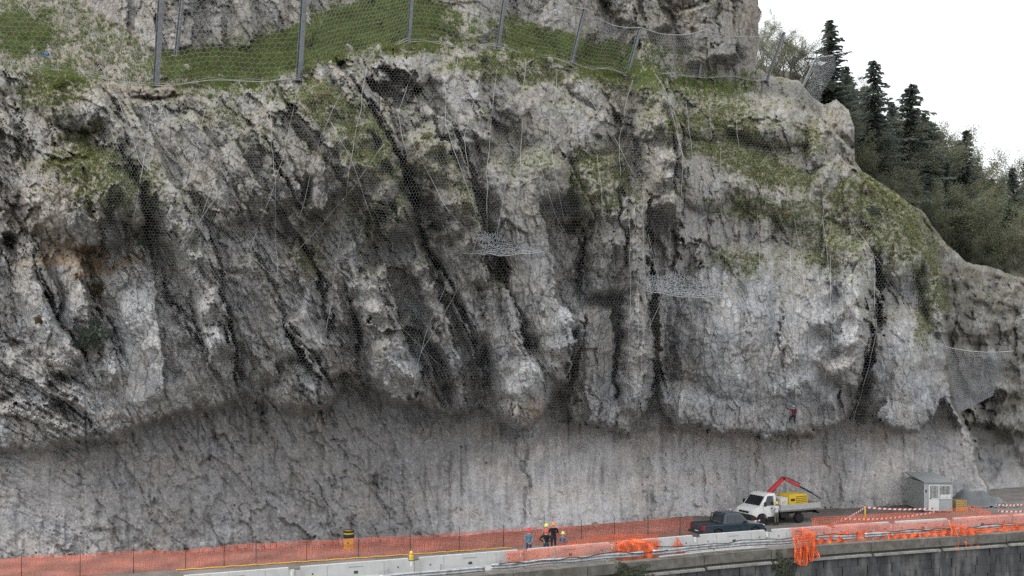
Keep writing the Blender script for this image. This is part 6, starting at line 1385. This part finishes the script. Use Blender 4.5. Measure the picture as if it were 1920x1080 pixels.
def drape_bot(u): return np.interp(u, [180, 280, 310, 420, 640, 800, 900, 1000, 1190, 1230, 1480, 1600, 1700, 1780], [520, 620, 775, 760, 770, 800, 800, 805, 815, 800, 820, 800, 815, 770])
cw = 6.0; ch = 5.2
E = hexnet(int((1770 - 190) / cw), int((825 - 100) / ch)); E = np.array(E, float); rsd = np.random.RandomState(3)
ev = E.reshape(-1, 2).copy(); ev[:, 0] = 190 + ev[:, 0] * cw; ev[:, 1] = 100 + ev[:, 1] * ch
ev[:, 0] += 5 * pn(ev[:, 0] / 60, ev[:, 1] / 60, 301) + 1.2 * pn(ev[:, 0] / 9, ev[:, 1] / 9, 302); ev[:, 1] += 5 * pn(ev[:, 0] / 60, ev[:, 1] / 60, 303)
ev = ev.reshape(-1, 2, 2); mid_ = ev.mean(1); dens = half(lambda U, V: fbm(U / 110, V / 110, 3, 310))
ok = (mid_[:, 1] > drape_top(mid_[:, 0])) & (mid_[:, 1] < drape_bot(mid_[:, 0]))
ev = ev[ok]; P3 = on_drape(ev[..., 0], ev[..., 1])
o = strip_tubes(P3, 0.0030, 'draped_mesh', WIRE); tag(o, 'fine grey steel mesh draped over the main rock face between the ropes', 'wire mesh', kind='stuff')
# steel ropes over the mesh
RP = [((505, 185), (515, 330), (520, 520)), ((690, 120), (655, 330), (612, 620)), ((790, 100), (745, 210), (765, 300)), ((985, 110), (975, 330), (965, 470)), ((930, 130), (912, 330), (915, 440)), ((1045, 130), (1030, 260), (1060, 420)), ((1120, 290), (1130, 400), (1150, 480)), ((900, 150), (870, 260), (880, 330)),
      ((1285, 190), (1300, 300), (1320, 450)), ((1350, 280), (1352, 420), (1360, 490)), ((1380, 230), (1385, 280)), ((1470, 330), (1490, 420), (1510, 520)), ((1440, 345), (1430, 400)), ((1540, 330), (1545, 430), (1560, 560)), ((1420, 400), (1425, 560), (1420, 640)), ((1600, 420), (1640, 480), (1642, 620), (1625, 700), (1600, 790)),
      ((1555, 480), (1560, 640), (1545, 720)), ((1500, 480), (1512, 560)), ((225, 190), (260, 300), (285, 330)), ((285, 200), (270, 310), (250, 420)), ((385, 205), (355, 340), (325, 380)), ((440, 250), (420, 300), (380, 400)), ((310, 190), (300, 215)), ((455, 170), (458, 220)), ((560, 165), (530, 300), (470, 470)),
      ((620, 230), (660, 300), (700, 420)), ((520, 190), (420, 350), (330, 480)), ((720, 270), (640, 380), (560, 470)), ((470, 480), (560, 560), (600, 640)), ((600, 470), (700, 560), (830, 690)), ((900, 440), (850, 560), (790, 660)), ((860, 480), (800, 620), (770, 740)), ((950, 340), (930, 440)), ((1010, 300), (1040, 400), (1075, 470)),
      ((1190, 390), (1197, 560), (1190, 800)), ((1204, 380), (1210, 560), (1196, 810)), ((1180, 400), (1182, 600), (1170, 800)), ((1225, 130), (1262, 200), (1281, 300), (1275, 430)), ((1185, 150), (1160, 260), (1165, 330)), ((1215, 440), (1240, 560), (1260, 700)), ((1300, 420), (1250, 540), (1215, 620)),
      ((1640, 480), (1700, 560), (1760, 700)), ((1660, 520), (1720, 620), (1780, 770)), ((660, 130), (600, 260), (560, 420)), ((830, 110), (838, 240), (900, 420)), ((770, 260), (830, 380), (890, 450)), ((860, 100), (850, 180)), ((1080, 150), (1140, 240), (1190, 330)), ((1330, 200), (1335, 260)), ((1260, 210), (1290, 330), (1330, 420))]
RPL = ['left of the second dark post', 'crossing the mossy rib', 'beside the light gap at the top', 'ending at the central catch net', 'left end of the central catch net', 'right of the central catch net', 'over the mossy block', 'above the gully left of the central block', 'first right of the pinnacle', 'ending at the small mossy dome', 'short, on the upper right ledge', 'down the mossy right slope', 'short, on the right slope',
    'over the right shoulder', 'left on the right-hand bulge', 'along the cleft of the right-hand bulge', 'down the middle of the right-hand bulge', 'short, above the right-hand bulge', 'below the first dark post on its left', 'crossing left of the first crack', 'first across the grey slab at left', 'second across the grey slab at left', 'short, under the first dark post', 'short, under the second dark post', 'long, across the left centre', 'along the mossy rib',
    'longest, towards the white slab', 'across the mossy rib into the hollow', 'above the leaning lower slab', 'across the middle clefts', 'left of the small cave', 'down to the pale block', 'short, at the top of the central block', 'on the right of the central block', 'middle one on the draped pillar', 'right one on the draped pillar', 'left one on the draped pillar', 'edge of the netted pinnacle', 'left of the netted pinnacle', 'under the right catch net', 'crossing the right catch net',
    'upper one on the rounded nose', 'lower one on the rounded nose', 'left of the mossy rib', 'along the second rib', 'beside the main cleft', 'short, on the terrace edge', 'below the leaning posts', 'short, right of the pinnacle', 'in the gully right of the pinnacle']
assert len(RPL) >= len(RP), (len(RPL), len(RP))
for i, pts in enumerate(RP):
    pts = np.array(pts, float); n = max(6, int(np.linalg.norm(np.diff(pts, axis=0), axis=1).sum() / 14)); t = np.linspace(0, len(pts) - 1, n)
    u = np.interp(t, np.arange(len(pts)), pts[:, 0]) + 3 * np.array([_nz(k * 0.35, i * 1.7, 90) for k in range(n)]); v = np.interp(t, np.arange(len(pts)), pts[:, 1])
    w = on_drape(u, v); w[:, 1] -= 0.06
    lo = 'upper' if pts[:, 1].mean() < 330 else ('middle' if pts[:, 1].mean() < 560 else 'lower'); dx = pts[-1, 0] - pts[0, 0]; dy = pts[-1, 1] - pts[0, 1]
    lean = 'steep' if abs(dx) < 0.2 * abs(dy) else ('nearly level' if abs(dx) > 2 * abs(dy) else ('leaning left downwards' if dx < 0 else 'leaning right downwards'))
    o = MB().tube(w, 0.0085, 4).build('steel_rope', ROPE); tag(o, 'pale rope, %s, %s face, %s' % (lean, lo, RPL[i]), 'rope', 'steel ropes over the draped mesh')
# climber's rope
w = on_drape(np.linspace(1480, 1492, 20), np.linspace(470, 762, 20)); w[:, 1] -= 0.2
o = MB().tube(w, 0.012, 4).build('climbing_rope', mat('climb_rope', (0.5, 0.45, 0.4), 0.8)); tag(o, 'rope running up the face from the climber in red', 'rope')
# blue scraps caught on the terrace
for (px, py, lab) in ((461, 132, 'crumpled blue plastic sheet caught on the grassy ledge'), (84, 103, 'small blue scrap on the net foot at upper left')):
    m = MB(); c = on_rock(px, py, 0.15); n = 8; vs = []
    for j in range(n):
        for i in range(n): vs.append((c.x + (i / 7 - 0.5) * 0.6, c.y - 0.1 * _nz(i * 0.6, j * 0.6, 5), c.z + (j / 7 - 0.5) * 0.30 + 0.12 * _nz(i * 0.5, j * 0.7, 6)))
    o = m.add(vs, [(j * n + i, j * n + i + 1, (j + 1) * n + i + 1, (j + 1) * n + i) for j in range(n - 1) for i in range(n - 1)], True).build('plastic_sheet', mat('blue_plastic', (0.10, 0.20, 0.45), 0.5)); tag(o, lab, 'plastic')
